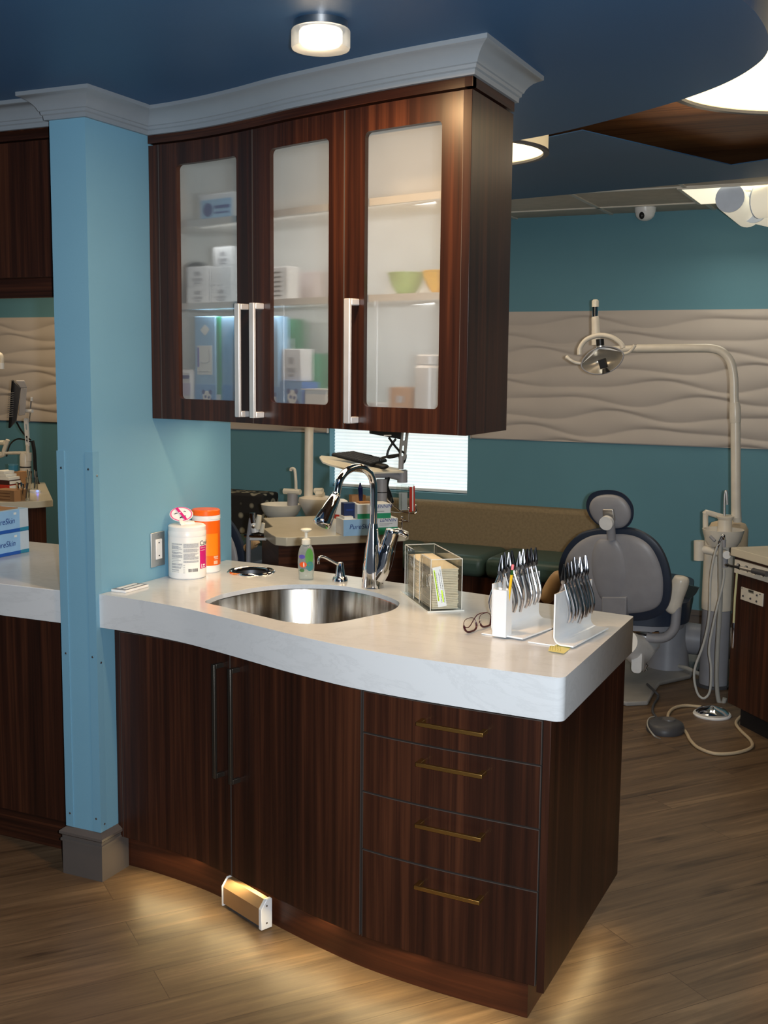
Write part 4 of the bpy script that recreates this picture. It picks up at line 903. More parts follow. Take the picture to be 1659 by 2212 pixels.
cab_box('striped_box', 'white box with dark print lines on the middle shelf behind the centre door', 'box', 588, 624, 578, Z2, m_boxw, .08, .05, extra=lines)
cab_box('grey_box', 'pale grey box beside the line-printed box behind the centre door', 'box', 634, 690, 590, Z2, mat('pale_grey_card', s2l((196, 188, 190)), .6), .17, .06, extra=lambda t, Mk, w_, hh: MB().box(w_*.05, w_*.3, -.0006, 0, hh*.5, hh*.75, Mk).build('print', mat('salmon_print', s2l((220, 130, 120)), .6), t))
def bowl(px, lab, m, r):
    p = shelf_pt(px, 600, .14); t = thing('bowl', lab, 'bowl', (p.x, p.y, Z2), group='bowls on the middle shelf')
    MB().lathe([(.001, 0), (r*.45, 0), (r*.5, .004), (r*.8, r*.5), (r*.97, r*.95), (r, r*1.15), (r*.97, r*1.15), (r*.92, r*.95), (r*.7, r*.45), (r*.3, .012), (.001, .010)], 36, (p.x, p.y, Z2+.0004)).build('body', m, t)
    MB().lathe([(r*.96, r*1.14), (r*1.02, r*1.14), (r*1.02, r*1.19), (r*.96, r*1.19), (r*.96, r*1.14)], 36, (p.x, p.y, Z2+.0004)).build('lip', m, t)
bowl(882, 'pale green bowl on the middle shelf behind the right frosted door', mat('green_bowl', s2l((160, 196, 120)), .3), .052); bowl(957, 'yellow bowl on the middle shelf at the edge of the right frosted door', mat('yellow_bowl', s2l((246, 196, 16)), .3), .052)
def panda(t, Mk, w_, hh, lowonly=False):
    f0 = hh*.30 if not lowonly else hh
    q = MB(); q.box(0, w_, -.0005, 0, 0, f0, Mk); q.build('blue_band', mat('sky_print', s2l((110, 170, 226)), .5), t)
    def disc(u, z, r, nm, m, l=.001, sx=1): MB().lathe([(.0005, 0), (r, 0), (r, .0003), (.0005, .0003)], 18, M=Mk @ Matrix.Translation(V((u*w_, -l, z*f0))) @ Matrix.Rotation(PI/2, 4, 'X'), sx=sx).build(nm, m, t)
    disc(.6, .30, f0*.30, 'animal_body', m_navyink, .0008); disc(.58, .58, f0*.20, 'animal_head', m_paper, .0012); disc(.42, .74, f0*.075, 'animal_ear', m_navyink, .0016); disc(.76, .74, f0*.075, 'animal_ear', m_navyink, .0016); disc(.52, .58, f0*.05, 'animal_eye', m_navyink, .0016); disc(.68, .56, f0*.05, 'animal_eye', m_navyink, .0016); disc(.45, .2, f0*.16, 'animal_belly', m_paper, .0013)
def tall(t, Mk, w_, hh):
    panda(t, Mk, w_, hh)
    q = MB(); q.box(w_*.12, w_*.84, -.0006, 0, hh*.40, hh*.70, Mk); q.build('white_panel', m_paper, t)
    q = MB(); q.box(w_*.14, w_*.22, -.001, -.0006, hh*.48, hh*.68, Mk); q.build('violet_bar', mat('violet_bar', s2l((90, 80, 190)), .5), t)
    q = MB(); q.tube([Mk @ V((w_*(.3+.42*k/8), -.001, hh*(.54-.02*math.sin(PI*k/8)))) for k in range(9)], .0012, 5); q.tube([Mk @ V((w_*(.72+.03*math.sin(PI*k/5)), -.001, hh*(.54+.12*k/5))) for k in range(6)], .001, 5); q.box(w_*.2, w_*.7, -.001, -.0006, hh*.425, hh*.435, Mk); q.build('drawing', m_inkg, t)
    q = MB(); q.add([Mk @ V((w_*x, -.0008, hh*z)) for x, z in ((.28, .86), (.52, .80), (.74, .865), (.52, .92))], [(0, 1, 2, 3)]); q.build('emblem', m_paper, t)
cab_box('tall_box', 'tall light blue box with white panel on the bottom shelf behind the left door', 'box', 421, 466, 684, Z1, m_boxblue, .050, .035, extra=tall)
cab_box('green_box', 'thin green box edge between two blue boxes behind the left frosted door', 'box', 468.5, 477, 684, Z1, m_boxg, .054, .035, extra=lambda t, Mk, w_, hh: MB().box(0, w_, -.0006, 0, hh*.1, hh*.2, Mk).build('print', m_paper, t))
cab_box('tall_box', 'second tall blue box right of the green edge behind the left door', 'box', 479.5, 548, 684, Z1, m_boxblue, .057, .05, extra=panda)
cab_box('tissue_pack', 'low white tissue pack with small violet print in the corner of the left door', 'box', 370, 417, 797, Z1, m_boxw, .05, .06, .012, extra=lambda t, Mk, w_, hh: [MB().box(w_*.25, w_*.85, -.0006, 0, hh*.78, hh*.86, Mk).build('print', m_navyink, t), MB().box(w_*.2, w_*.9, -.0006, 0, hh*.40, hh*.68, Mk).build('lilac_print', mat('lilac_soft', s2l((200, 196, 224)), .6), t)])
cab_box('tall_box', 'tall blue box at the left edge of the centre frosted door', 'box', 572, 603, 684, Z1, m_boxblue, .06, .045, extra=panda)
cab_box('green_box', 'tall green box behind the centre frosted door on the bottom shelf', 'box', 612, 644, 690, Z1, m_boxg, .19, .05, extra=lambda t, Mk, w_, hh: MB().box(w_*.2, w_*.8, -.0006, 0, hh*.6, hh*.8, Mk).build('print', m_paper, t))
cab_box('panda_box', 'short blue box with panda picture behind the centre frosted door', 'box', 606, 654, 824, Z1, m_boxblue2, .055, .07, extra=lambda t, Mk, w_, hh: panda(t, Mk, w_, hh, True))
zP = shelf_pt(630, 824, .055).z+.0006
cab_box('white_box', 'white fronted box stacked on the panda box behind the centre door', 'box', 612, 652, 754, zP, m_boxw, .068, .05, extra=marks)
cab_box('green_box', 'short green box right of the panda box behind the centre door', 'box', 664, 688, 764, Z1, m_boxg, .17, .07, extra=lambda t, Mk, w_, hh: MB().box(w_*.1, w_*.9, -.0006, 0, hh*.4, hh*.5, Mk).build('print', m_boxw, t))
cab_box('paper_stack', 'low white stack of papers in the lower right of the centre door', 'paper', 660, 706, 842, Z1, m_paper, .050, .10, extra=lambda t, Mk, w_, hh: MB().box(-.01, w_+.004, -.006, .08, hh+.0004, hh+.003, Mk).build('top_sheet', m_paper, t))
p = shelf_pt(930, 800, .10); r_ = .040; p = V((min(p.x, 1.125), p.y, 0))
t = thing('white_bottle', 'white cylindrical bottle on the bottom shelf behind the right frosted door', 'bottle', (p.x, p.y, Z1))
MB().lathe([(.001, 0), (r_-.003, 0), (r_, .004), (r_, .150), (r_-.006, .158), (.001, .158)], 36, (p.x, p.y, Z1+.0004)).build('body', m_whitep, t); MB().lathe([(r_-.008, .1585), (r_-.004, .160), (r_-.004, .182), (r_-.01, .186), (.001, .186)], 32, (p.x, p.y, Z1)).build('cap', m_whitep, t)
p = shelf_pt(822, 850, .09)
t = thing('cup', 'small white cup at the bottom left of the right frosted door', 'cup', (p.x, p.y, Z1))
MB().lathe([(.001, 0), (.022, 0), (.028, .05), (.027, .05), (.021, .004), (.001, .003)], 28, (p.x, p.y, Z1+.0004)).build('body', m_whitep, t); MB().lathe([(.0265, .048), (.0292, .049), (.0292, .053), (.0265, .053), (.0265, .048)], 28, (p.x, p.y, Z1+.0004)).build('rim', m_whitep, t)
cab_box('kraft_box', 'low tan box between the cup and white bottle behind the right door', 'box', 846, 892, 836, Z1, m_kraftbox, .16, .07, extra=marks)
# ================================================================== LEFT BACKGROUND (seen through the opening)
def lettering(t, s, size, O, R, U, m=None, align='LEFT', par=None): return text_mb(s, size, O, R, U, .0006, align=align, shear=.22).build('lettering', m or m_navyink, par or t)
def glove_box(z0, lab, open_top):
    x1, y1 = -.742, .533; x0, y0, hh = x1-.125, .262, .083
    t = thing('glove_box', lab, 'glove box', ((x0+x1)/2, (y0+y1)/2, z0), group='glove boxes left of the blue column')
    MB().box(x0, x1, y0, y1, z0+.0005, z0+hh, ).build('carton', mat('glove_blue', s2l((158, 200, 238)), .5), t, bev=.001)
    q = MB(); q.box(x1, x1+.0006, y0, y1-.045, z0+.001, z0+.013); q.build('blue_stripe', mat('deep_blue_card', s2l((36, 92, 180)), .5), t)
    q = MB(); q.box(x1, x1+.0006, y1-.045, y1, z0+.001, z0+.014); q.build('teal_corner', mat('teal_card', s2l((50, 140, 170)), .5), t)
    q = MB(); q.box(x1, x1+.0004, y1-.045, y1, z0+.014, z0+hh-.001); q.build('pale_panel', mat('pale_card', s2l((206, 216, 226)), .5), t)
    lettering(t, 'PureSkin', .030, (x1+.0008, y1-.072, z0+.034), (0, 1, 0), (0, 0, 1), align='RIGHT')
    q = MB(); q.box(x1, x1+.0008, y1-.075, y1-.062, z0+hh-.018, z0+hh-.010); q.build('small_mark', m_paper, t)
    if open_top:
        MB().box(x0+.02, x1-.02, y0+.02, y1-.03, z0+hh, z0+hh+.003).build('top_opening', m_kraftbox, t); 
    return z0+hh
z1_ = glove_box(ZC, 'blue glove box left of the blue column, lower of the stack', False)
glove_box(z1_+.0005, 'blue glove box left of the blue column, upper of the stack with open top', True)
# second bay: low counter island behind the opening, diagonal
ZI = .82; YL = None
A = at(76.5, 1083, z=ZI); Bq = at(86, 1066, z=ZI)
e1 = (V((.72, .69, 0))).normalized(); e2 = V((-.69, .72, 0)).normalized()
t = thing('island_countertop', 'low pale counter with boxes and jars in the bay far left', 'countertop', (A.x-.5, A.y, ZI-.035))
poly = [A, A+e2*.05+e1*.10, A+e1*.10+e2*1.1, A-e1*.9+e2*1.1, A-e1*.9]
MB().prism([(p.x, p.y) for p in poly], ZI-.04, ZI).build('slab', m_stone2, t, bev=.003)
t = thing('island_cabinet', 'dark walnut cabinet under the low counter far left', 'cabinet', (A.x-.4, A.y+.2, 0))
poly = [A+e2*.03-e1*.02, A+e1*.06+e2*.08, A+e1*.06+e2*.58, A-e1*.85+e2*.58, A-e1*.85+e2*.03]
MB().prism([(p.x, p.y) for p in poly], .08, ZI-.041).build('carcass', m_wood, t)
MB().prism([(p.x*.95+.05*(A.x-.4), p.y*.95+.05*(A.y+.3)) for p in poly], 0, .081).build('toe_kick', m_wood_h, t)
YQ = A.y+.12
def L(px, py, dy=0.): return at(px, py, y=YQ+dy)
def boxpx(name, lab, cat_, x0, x1, y0, y1, Y, dep, m, bev=.002, extra=None, group=None, rot=0.):
    """a carton standing at depth Y whose front fills this patch of the photograph"""
    a, b_, c_ = at(x0, y1, y=Y), at(x1, y1, y=Y), at(x0, y0, y=Y); w_ = b_.x-a.x; hh = c_.z-a.z
    t = thing(name, lab, cat_, (a.x, Y, a.z), rot, group); Mk = frame((a.x, Y, a.z), rot)
    MB().box(0, w_, 0, dep, 0, hh, Mk).build('carton', m, t, bev=bev)
    if extra: extra(t, Mk, w_, hh)
    return t
def onI(px, py, z=ZI): return at(px, py, z=z)
p0 = onI(0, 1087)
def stripes(t, Mk, w_, hh):
    q = MB()
    for i in range(3): q.box(w_*.1, w_*.8, -.0006, 0, hh*(.2+.25*i), hh*(.26+.25*i), Mk)
    q.build('print', mat('brown_print', s2l((120, 80, 50)), .7), t)
boxpx('kraft_box', 'brown cardboard box on the low counter at the far left edge', 'box', -14, 31, 1057, 1083, onI(20, 1083).y, .10, m_kraftbox, extra=stripes)
bk = onI(10, 1056)
zz = None
YB2 = onI(18, 1062).y+.10
for i, (y0, y1, m, w_) in enumerate(((1046, 1056, m_red, 20), (1036.5, 1045.5, m_maroon, 20), (1029.5, 1036, m_paper, 19), (1023.5, 1029, m_paper, 13), (1017, 1023, m_paper, 9))):
    boxpx('book', '%s book from the bottom of the small stack at the far left edge' % ORD[i], 'book', -12, w_, y0, y1, YB2+.004*i, .12, m, .001, group='books on the low counter far left', extra=lambda t, Mk, ww, hh: MB().box(ww, ww+.0008, .003, .117, hh*.15, hh*.85, Mk).build('page_edge', m_paper, t))
def jar(x0, x1, y0, y1, Y, lab, sticks):
    a, b_, c_ = at(x0, y1, y=Y), at(x1, y1, y=Y), at(x0, y0, y=Y); r = (b_.x-a.x)/2/.98; cc = V(((a.x+b_.x)/2, Y, a.z)); hh = c_.z-a.z
    t = thing('glass_jar', lab, 'jar', cc, group='clear jars on the low counter far left')
    MB().lathe([(.001, 0), (r, 0), (r, hh*.62), (r*.97, hh*.62), (r*.97, .004), (.001, .004)], 24, cc).build('jar', m_acry, t)
    random.seed(int(x0))
    for k in range(sticks):
        an = 2*PI*k/sticks; MB().tube([cc+V((r*.5*math.cos(an), r*.5*math.sin(an), .005)), cc+V((r*.75*math.cos(an+.4), r*.75*math.sin(an+.4), hh*random.uniform(.85, 1.)))], r*.13, 6).build('tool', m_chrome, t)
jar(37, 61, 1040, 1082, onI(49, 1080).y, 'clear jar of metal tools nearer the front of the far left counter', 6)
jar(60, 79, 1012, 1062, onI(70, 1062).y, 'clear jar of metal tools further back on the far left counter', 5)
pp = onI(30, 1052); Y = pp.y
a, b_, c_ = at(22, 1052, y=Y), at(38, 1052, y=Y), at(22, 1003, y=Y); r = (b_.x-a.x)/2; cc = V(((a.x+b_.x)/2, Y, ZI))
t = thing('blue_tumbler', 'teal blue tumbler behind the brown box far left', 'tumbler', cc)
MB().lathe([(.001, 0), (r*.85, 0), (r, c_.z-ZI), (r*.93, c_.z-ZI), (r*.8, .006), (.001, .006)], 24, cc).build('body', mat('teal_cup', s2l((60, 130, 160)), .3), t); MB().lathe([(r*.93, 0), (r*1.04, 0), (r*1.04, .006), (r*.93, .006), (r*.93, 0)], 24, (cc.x, cc.y, c_.z-.004)).build('rim', m_teal, t)
boxpx('kraft_box', 'small tan carton between the blue tumbler and the jars far left', 'box', 28, 47, 1018, 1052, onI(38, 1052).y-.03, .06, m_kraftbox, extra=lambda t, Mk, w_, hh: MB().box(0, w_, -.0006, 0, 0, hh*.4, Mk).build('print', mat('pale_tan', s2l((190, 170, 150)), .7), t))
# monitor on a jointed arm
Y = onI(56, 1046).y+.06
P = lambda px, py: at(px, py, y=Y)
t = thing('monitor_arm', 'ivory jointed monitor arm rising from the far left counter', 'monitor arm', (P(55, 1030).x, Y, ZI))
b0 = P(55, 1030); b0.z = ZI+.0008
MB().tube([b0, P(55, 1010)], .036, 20).build('post', m_offw, t); MB().tube([P(55, 1009.5), P(55, 1007.5)], .0375, 20).build('collar', m_black, t); MB().tube([P(55, 1007), P(55, 985), P(55, 979)], [.037, .037, .030], 20).build('lower_joint', m_offw, t)
MB().tube([P(61, 995), P(61, 978)], .024, 18).build('pivot', m_offw, t); MB().tube([P(-10, 979), P(62, 978)], .010, 10).build('side_arm', m_offw, t)
MB().tube([P(60, 978), P(60, 960)], .013, 12).build('riser', m_offw, t)
q = MB(); Mq = Matrix.Translation(P(60, 960)); 
hgt = P(62, 908).z-P(60, 960).z
q.prism(rrect(.030, hgt+.03, .014, 5, 0, hgt/2), -.006, .006, Mq @ Matrix.Rotation(-.05, 4, 'Y') @ Matrix.Rotation(PI/2, 4, 'X'), holes=[rrect(.014, hgt*.28, .006, 4, 0, hgt*.22), rrect(.014, hgt*.28, .006, 4, 0, hgt*.72)]); q.build('slotted_arm', m_whitep, t)
MB().tube([P(63, 912), P(68, 860)], .0045, 8).build('rod', m_chrome, t); MB().tube([P(68, 866), P(68.5, 858)], .008, 8).build('rod_cap', m_whitep, t)
MB().tube([P(50, 887), P(70, 888)], .012, 10).build('bracket', m_whitep, t)
MB().tube(catmull([P(70, 952), P(74, 975), P(76, 1010), P(80, 1040), P(96, 1075), P(92, 1100), P(84, 1110)], 6), .012, 8).build('cable', m_black, t)
MB().tube(catmull([P(36, 912), P(46, 930), P(58, 944), P(66, 950)], 6), .006, 8).build('cable', m_black, t); MB().tube(catmull([P(66, 954), P(40, 948), P(22, 960), P(14, 986)], 6), .005, 8).build('cable', m_black, t)
mo = P(36, 874)
t = thing('computer_monitor', 'black flat monitor seen from behind on the ivory arm at far left', 'monitor', mo)
# tall flat body turned side-on; screen faces left
c4 = [P(24.5, 822), P(18, 924), P(33, 921), P(40, 826)]
vd_ = (P(36, 874)-CAM); vd_.z = 0; vd_.normalize()
def slab(cs, d0, d1, back): 
    q = MB(); q.add([p+vd_*d0 for p in cs]+[p+vd_*d1 for p in cs], [(0, 1, 2, 3), (7, 6, 5, 4)]+[(i, (i+1) % 4, 4+(i+1) % 4, 4+i) for i in range(4)]); return q
slab([P(25, 822), P(18, 924), P(23, 924), P(30, 822)], -.04, .34, .05).build('screen_frame', m_black, t, bev=.004)
slab([P(30, 823), P(23, 924), P(36, 908), P(45, 838)], -.03, .30, .04).build('rear_housing', m_darkgrey, t, bev=.006)
slab([P(34, 822), P(44, 838), P(58, 838), P(53, 822)], -.035, .1, .02).build('rear_cap', mat('silver_plastic', s2l((170, 168, 172)), .4), t, bev=.004)
slab([P(45, 838), P(40, 898), P(54, 896), P(58, 838)], -.034, .1, .02).build('rear_stem', mat('silver_plastic', s2l((170, 168, 172)), .4), t, bev=.004)
q = MB()
for i in range(12): q.tube([P(29-.3*i, 850+4.6*i)+V((0, -.045, 0)), P(41-.25*i, 848+4.6*i)+V((0, -.045, 0))], .0028, 5)
q.build('vents', mat('vent_grey', s2l((110, 110, 114)), .5), t)
q = thing('dental_lamp', 'white end of a dental lamp at the far left edge', 'dental lamp', P(0, 780)); pb0 = P(-60, 760); MB().tube([V((pb0.x, pb0.y, .01)), pb0, P(-30, 760)], .02, 12).build('pole', m_offw, q); MB().lathe([(.001, 0), (.15, 0), (.15, .03), (.001, .03)], 20, V((pb0.x, pb0.y, 0))).build('foot', m_offw, q)
MB().tube(catmull([P(-30, 760), P(-4, 764), P(4, 772), P(4, 796)], 5), .014, 12).build('arm', m_offw, q); MB().tube([P(4, 784), P(4, 797)], .016, 12).build('tip', m_whitep, q)
q = thing('keyboard_tray', 'ivory bracket of a keyboard tray at the far left edge', 'keyboard tray', P(5, 970))
MB().tube(catmull([P(-20, 985), P(6, 983), P(9, 972), P(17, 950)], 5), .014, 10).build('bracket', m_offw, q); MB().tube([P(-25, 958), P(10, 956)], .016, 10).build('tray', m_cream, q)
t = thing('router', 'small white device with blue light at the back of the far left counter', 'device', onI(80, 1066)); p = onI(76, 1064)
MB().lathe([(.001, 0), (.034, 0), (.034, .012), (.028, .018), (.001, .019)], 24, p).build('body', m_whitep, t); MB().ell(p+V((.030, -.012, .012)), .008, .008, .006, 12, 8).build('blue_light', m_sky, t)

# ================================================================== CENTRE BAY: diagonal island seen under the wall cabinet
IA, IB, IC = at(596, 1162, z=ZI), at(888, 1150, z=ZI), at(568, 1118.5, z=ZI)
f1 = (IB-IA).normalized(); f2 = V((-f1.y, f1.x, 0)); Lw = (IB-IA).length
t = thing('island_countertop', 'low pale countertop with notched corner behind the faucet, carrying the glove boxes', 'countertop', IA+f1*Lw/2+f2*.3+V((0, 0, -.04)))
n1, n2, n3 = at(568.5, 1141.5, z=ZI), at(589, 1137.5, z=ZI), IC
dB = f2*.70
rc = [IA+f1*.05, IB-f1*.03, IB+f2*.03, IB+dB, at(700, 1113.5, z=ZI), n3+(n2-n3)*.0+f1*.02, n3, n2, n1, IA+(n1-IA)*.35, IA+(n1-IA)*.12+f1*.006]
MB().prism([(p.x, p.y) for p in rc], ZI-.042, ZI).build('slab', m_stone2, t, bev=.004)
t = thing('island_cabinet', 'dark walnut cabinet under the notched countertop behind the faucet', 'cabinet', IA+f1*Lw/2+f2*.3-V((0, 0, ZI)))
o = IA+f1*.02+f2*.03
rc = [o, IB-f1*.03+f2*.03, IB-f1*.03+f2*.65, o+f2*.55+f1*.05]
MB().prism([(p.x, p.y) for p in rc], .08, ZI-.043).build('carcass', m_wood_h, t); 
cc_ = sum((V((p.x, p.y, 0)) for p in rc), V())/4
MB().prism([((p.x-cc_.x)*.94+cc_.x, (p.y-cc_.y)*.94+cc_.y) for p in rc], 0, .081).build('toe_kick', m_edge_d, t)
Mi = lambda x, y, z: IA+f1*x+f2*y+V((0, 0, z-ZI))
Fi = Matrix((f1, f2, V((0, 0, 1)))).transposed().to_4x4(); Fi.translation = IA
def loc(p): q = Fi.inverted() @ p; return q
rzI = math.atan2(f1.y, f1.x)
def ibox(name, lab, cat_, x0, x1, yb, ytop, z0, dep, m, bev=.0015, extra=None, row=None, group=None):
    """carton aligned with the island; bottom front edge seen on row yb when it stands at height z0"""
    a, b_ = at(x0, yb, z=z0), at(x1, yb, z=z0); la, lb = loc(a), loc(b_); y = row if row is not None else (la.y+lb.y)/2
    # intersect with plane local y = row
    def onp(px, py):
        v = FWD + RIGHT*((px-829.5)/FPX) - UP*((py-1106)/FPX); return CAM+v*((Mi(0, y, ZI)-CAM).dot(f2)/v.dot(f2))
    la, lb, lt = loc(onp(x0, yb)), loc(onp(x1, yb)), loc(onp((x0+x1)/2, ytop)); hh = lt.z-(z0-ZI); w_ = lb.x-la.x
    base = Mi(la.x, y, z0); t = thing(name, lab, cat_, base, rzI, group); Mk = frame(base, rzI)
    MB().box(0, w_, 0, dep, .0004, hh, Mk).build('carton', m, t, bev=bev)
    if extra: extra(t, Mk, w_, hh)
    return z0+hh, y
def ps(t, Mk, w_, hh):
    R3 = Mk.to_3x3() @ V((1, 0, 0)); q = MB(); q.box(0, w_*.62, -.0006, 0, 0, hh, Mk); q.build('blue_panel', mat('glove_blue', s2l((158, 200, 238)), .5), t)
    q = MB(); q.box(w_*.62, w_, -.0006, 0, 0, hh*.45, Mk); q.build('green_panel', m_boxg, t)
    lettering(t, 'PureSkin', w_*.118, Mk @ V((w_*.10, -.0012, hh*.42)), R3, V((0, 0, 1))); lettering(t, 'LENNIN', w_*.085, Mk @ V((w_*.66, -.0012, hh*.80)), R3, V((0, 0, 1)))
    q = MB(); q.box(w_*.66, w_*.9, -.0009, -.0004, hh*.66, hh*.69, Mk); q.box(w_*.66, w_*.84, -.0009, -.0004, hh*.58, hh*.605, Mk); q.build('fine_print', m_inkg, t)
    q = MB(); q.box(.01, w_*.2, .02, .10, hh, hh+.012, Mk); q.build('tissue', m_paper, t)
zt1, yr = ibox('glove_box', 'long blue and white glove box on the notched counter behind the faucet, lower box', 'glove box', 742, 859, 1156, 1121, ZI, .125, m_boxw, extra=ps)
def tg(t, Mk, w_, hh):
    R3 = Mk.to_3x3() @ V((1, 0, 0)); q = MB(); q.box(0, w_, -.0006, 0, 0, hh*.35, Mk); q.build('green_band', m_boxg, t)
    lettering(t, 'LENNIN', w_*.14, Mk @ V((w_*.52, -.0012, hh*.72)), R3, V((0, 0, 1)))
    q = MB(); q.box(w_*.55, w_*.8, -.0009, -.0006, hh*.45, hh*.52, Mk); q.build('fine_print', m_inkg, t)
    q = MB(); q.box(.02, w_*.5, .03, .09, hh, hh+.006, Mk); q.build('opening', m_kraftbox, t)
ibox('glove_box', 'white and green glove box on the blue one behind the faucet, upper box', 'glove box', 772, 844, 1121, 1089, zt1+.0006, .11, m_boxw, extra=tg, row=yr+.008)
ibox('navy_box', 'small navy blue box beside the upper glove box behind the faucet', 'box', 743, 768, 1121, 1087, zt1+.0006, .05, mat('navy_card', s2l((28, 48, 96)), .5), extra=lambda t, Mk, w_, hh: MB().box(w_*.2, w_*.8, -.0006, 0, hh*.5, hh*.6, Mk).build('print', m_navyink, t), row=yr+.05)
ibox('kraft_box', 'small tan carton behind the upper glove box by the blue brush', 'box', 760, 790, 1100, 1070, ZI+.0, .05, m_kraftbox, extra=lambda t, Mk, w_, hh: MB().box(w_*.1, w_*.9, -.0006, 0, hh*.6, hh*.75, Mk).build('print', m_boxw, t), row=yr+.26)
p = Mi(.20, yr+.35, ZI)
def opx(px, py, row):
    v = FWD + RIGHT*((px-829.5)/FPX) - UP*((py-1106)/FPX); return CAM+v*((Mi(0, row, ZI)-CAM).dot(f2)/v.dot(f2))
t = thing('cloth_bag', 'crumpled white cloth with red print left of the navy box behind the faucet', 'cloth', opx(737, 1110, yr+.10))
c0 = opx(738, 1098, yr+.16); random.seed(4)
MB().lathe([(.001, -.05), (.035, -.05), (.043, -.02), (.040, .015), (.028, .038), (.012, .046), (.001, .042)], 22, c0, sx=1.05, sy=.7).build('cloth', m_paper, t); MB().lathe([(.036, -.05), (.0435, -.042), (.0445, -.03), (.043, -.028)], 22, c0, sx=1.05, sy=.7).build('red_print', m_red, t)
a, b_ = opx(780, 1086, yr+.13), opx(778, 1043, yr+.13)
t = thing('brush', 'dark blue handled brush standing by the upper glove box', 'brush', V((a.x, a.y, a.z)))
MB().tube([a, a.lerp(b_, .4), a.lerp(b_, .78), a.lerp(b_, .86), b_], [.007, .011, .012, .006, .003], 12).build('handle', mat('navy_gloss', s2l((20, 30, 84)), .25), t); MB().tube([a.lerp(b_, -.3), a], [.008, .008], 10).build('ferrule', m_steel, t)
# monitor / keyboard post of the island
KR = yr+.30
K = lambda px, py, r=KR: opx(px, py, r)
t = thing('equipment_post', 'grey jointed equipment post with slotted upright arm behind the faucet', 'monitor arm', V((K(825, 1080).x, K(825, 1080).y, ZI)))
b0 = K(825, 1090); b0.z = ZI+.0005
MB().tube([b0, K(825, 1064)], .027, 20).build('post', m_greysh, t); MB().tube([K(825, 1064), K(825, 1062.6)], .0275, 20).build('collar', m_black, t); MB().tube([K(825, 1062), K(825, 1035)], .027, 20).build('upper_post', m_greysh, t)
MB().tube([K(806, 1024), K(840, 1024), K(868, 1032)], [.020, .020, .018], 14).build('lower_arm', m_greysh, t); MB().tube([K(869, 1042), K(869, 1016)], .026, 20).build('pivot', m_greysh, t); MB().tube([K(869, 1016), K(869, 1014)], .021, 18).build('pivot_cap', m_chrome, t)
MB().tube([K(866, 1013), K(867, 985)], .013, 14).build('riser', m_greysh, t)
kb, kt = K(868, 994), K(875, 938); q = MB(); hh = (kt-kb).length+.06
tz = Fi.to_3x3().to_4x4(); Mq = Matrix.Translation(kb) @ tz @ Matrix.Rotation(.10, 4, 'Y') @ Matrix.Rotation(PI/2, 4, 'X')
q.prism(rrect(.036, hh, .015, 5, 0, hh/2), -.008, .008, Mq, holes=[rrect(.016, hh*.3, .007, 4, 0, hh*.24), rrect(.016, hh*.3, .007, 4, 0, hh*.66)]); q.build('slotted_arm', m_nickel, t)
for pts in (((840, 945), (852, 962), (863, 976), (866, 992)), ((855, 948), (840, 970), (838, 988), (862, 984)), ((862, 982), (842, 985), (824, 990), (822, 996)), ((838, 1030), (834, 1050), (840, 1066), (846, 1086)), ((866, 974), (876, 982), (874, 996), (868, 1002))): MB().tube(catmull([K(*p_) for p_ in pts], 5), .006 if pts[0] != (838, 1030) else .014, 7).build('cable', m_black, t)
t = thing('keyboard_tray', 'ivory keyboard tray swung out on the grey post behind the faucet', 'keyboard tray', K(780, 1000))
w0, w1 = K(700, 990, KR-.06), K(868, 1016, KR)
q = MB(); pts = [K(690, 987, KR-.12), K(694, 984, KR+.02), K(720, 986, KR+.06), K(872, 1013.5, KR+.03), K(872, 1018, KR-.03), K(800, 1020, KR-.08), K(755, 1014, KR-.10), K(712, 1003, KR-.12), K(697, 997, KR-.13)]
n = len(pts); q.add(pts+[p_+V((0, 0, -.008)) for p_ in pts], [tuple(range(n)), tuple(reversed(range(n, 2*n)))]+[(i, (i+1) % n, n+(i+1) % n, n+i) for i in range(n)]); q.build('tray', m_cream, t)
t = thing('keyboard', 'black keyboard lying on the ivory tray behind the faucet', 'keyboard', K(775, 998))
q = MB(); pts = [K(716, 985.5, KR-.05), K(764, 981, KR+.04), K(836, 998, KR+.05), K(800, 1007, KR-.06)]; q.add(pts+[p_+V((0, 0, .012)) for p_ in pts], [(3, 2, 1, 0), (4, 5, 6, 7)]+[(i, (i+1) % 4, 4+(i+1) % 4, 4+i) for i in range(4)]); ko = q.build('case', m_black, t, bev=.002)
q = MB()
for i in range(5):
    for j in range(14):
        u0, v0 = (j+.12)/14, (i+.12)/5; u1, v1 = (j+.88)/14, (i+.88)/5
        f = lambda u, v_: (pts[0].lerp(pts[3], u)).lerp(pts[1].lerp(pts[2], u), v_)+V((0, 0, .0125))
        q.add([f(u0, v0), f(u1, v0), f(u1, v1), f(u0, v1), f(u0, v0)+V((0, 0, .004)), f(u1, v0)+V((0, 0, .004)), f(u1, v1)+V((0, 0, .004)), f(u0, v1)+V((0, 0, .004))], [(4, 5, 6, 7), (0, 1, 5, 4), (1, 2, 6, 5), (2, 3, 7, 6), (3, 0, 4, 7)])
tag(q.build('keys', m_darkgrey, t, smooth=False), kind='stuff')
t = thing('computer_mouse', 'black mouse at the right end of the keyboard behind the faucet', 'mouse', K(816, 1009))
MB().ell(K(818, 1007, KR-.02), .055, .03, .017, 20, 12).build('body', m_black, t); MB().tube([K(806, 1001, KR-.02), K(812, 1003.5, KR-.02)], .004, 8).build('wheel', m_darkgrey, t)
t = thing('wire_rest', 'small bent wire rest behind the keyboard', 'wire rest', K(795, 985))
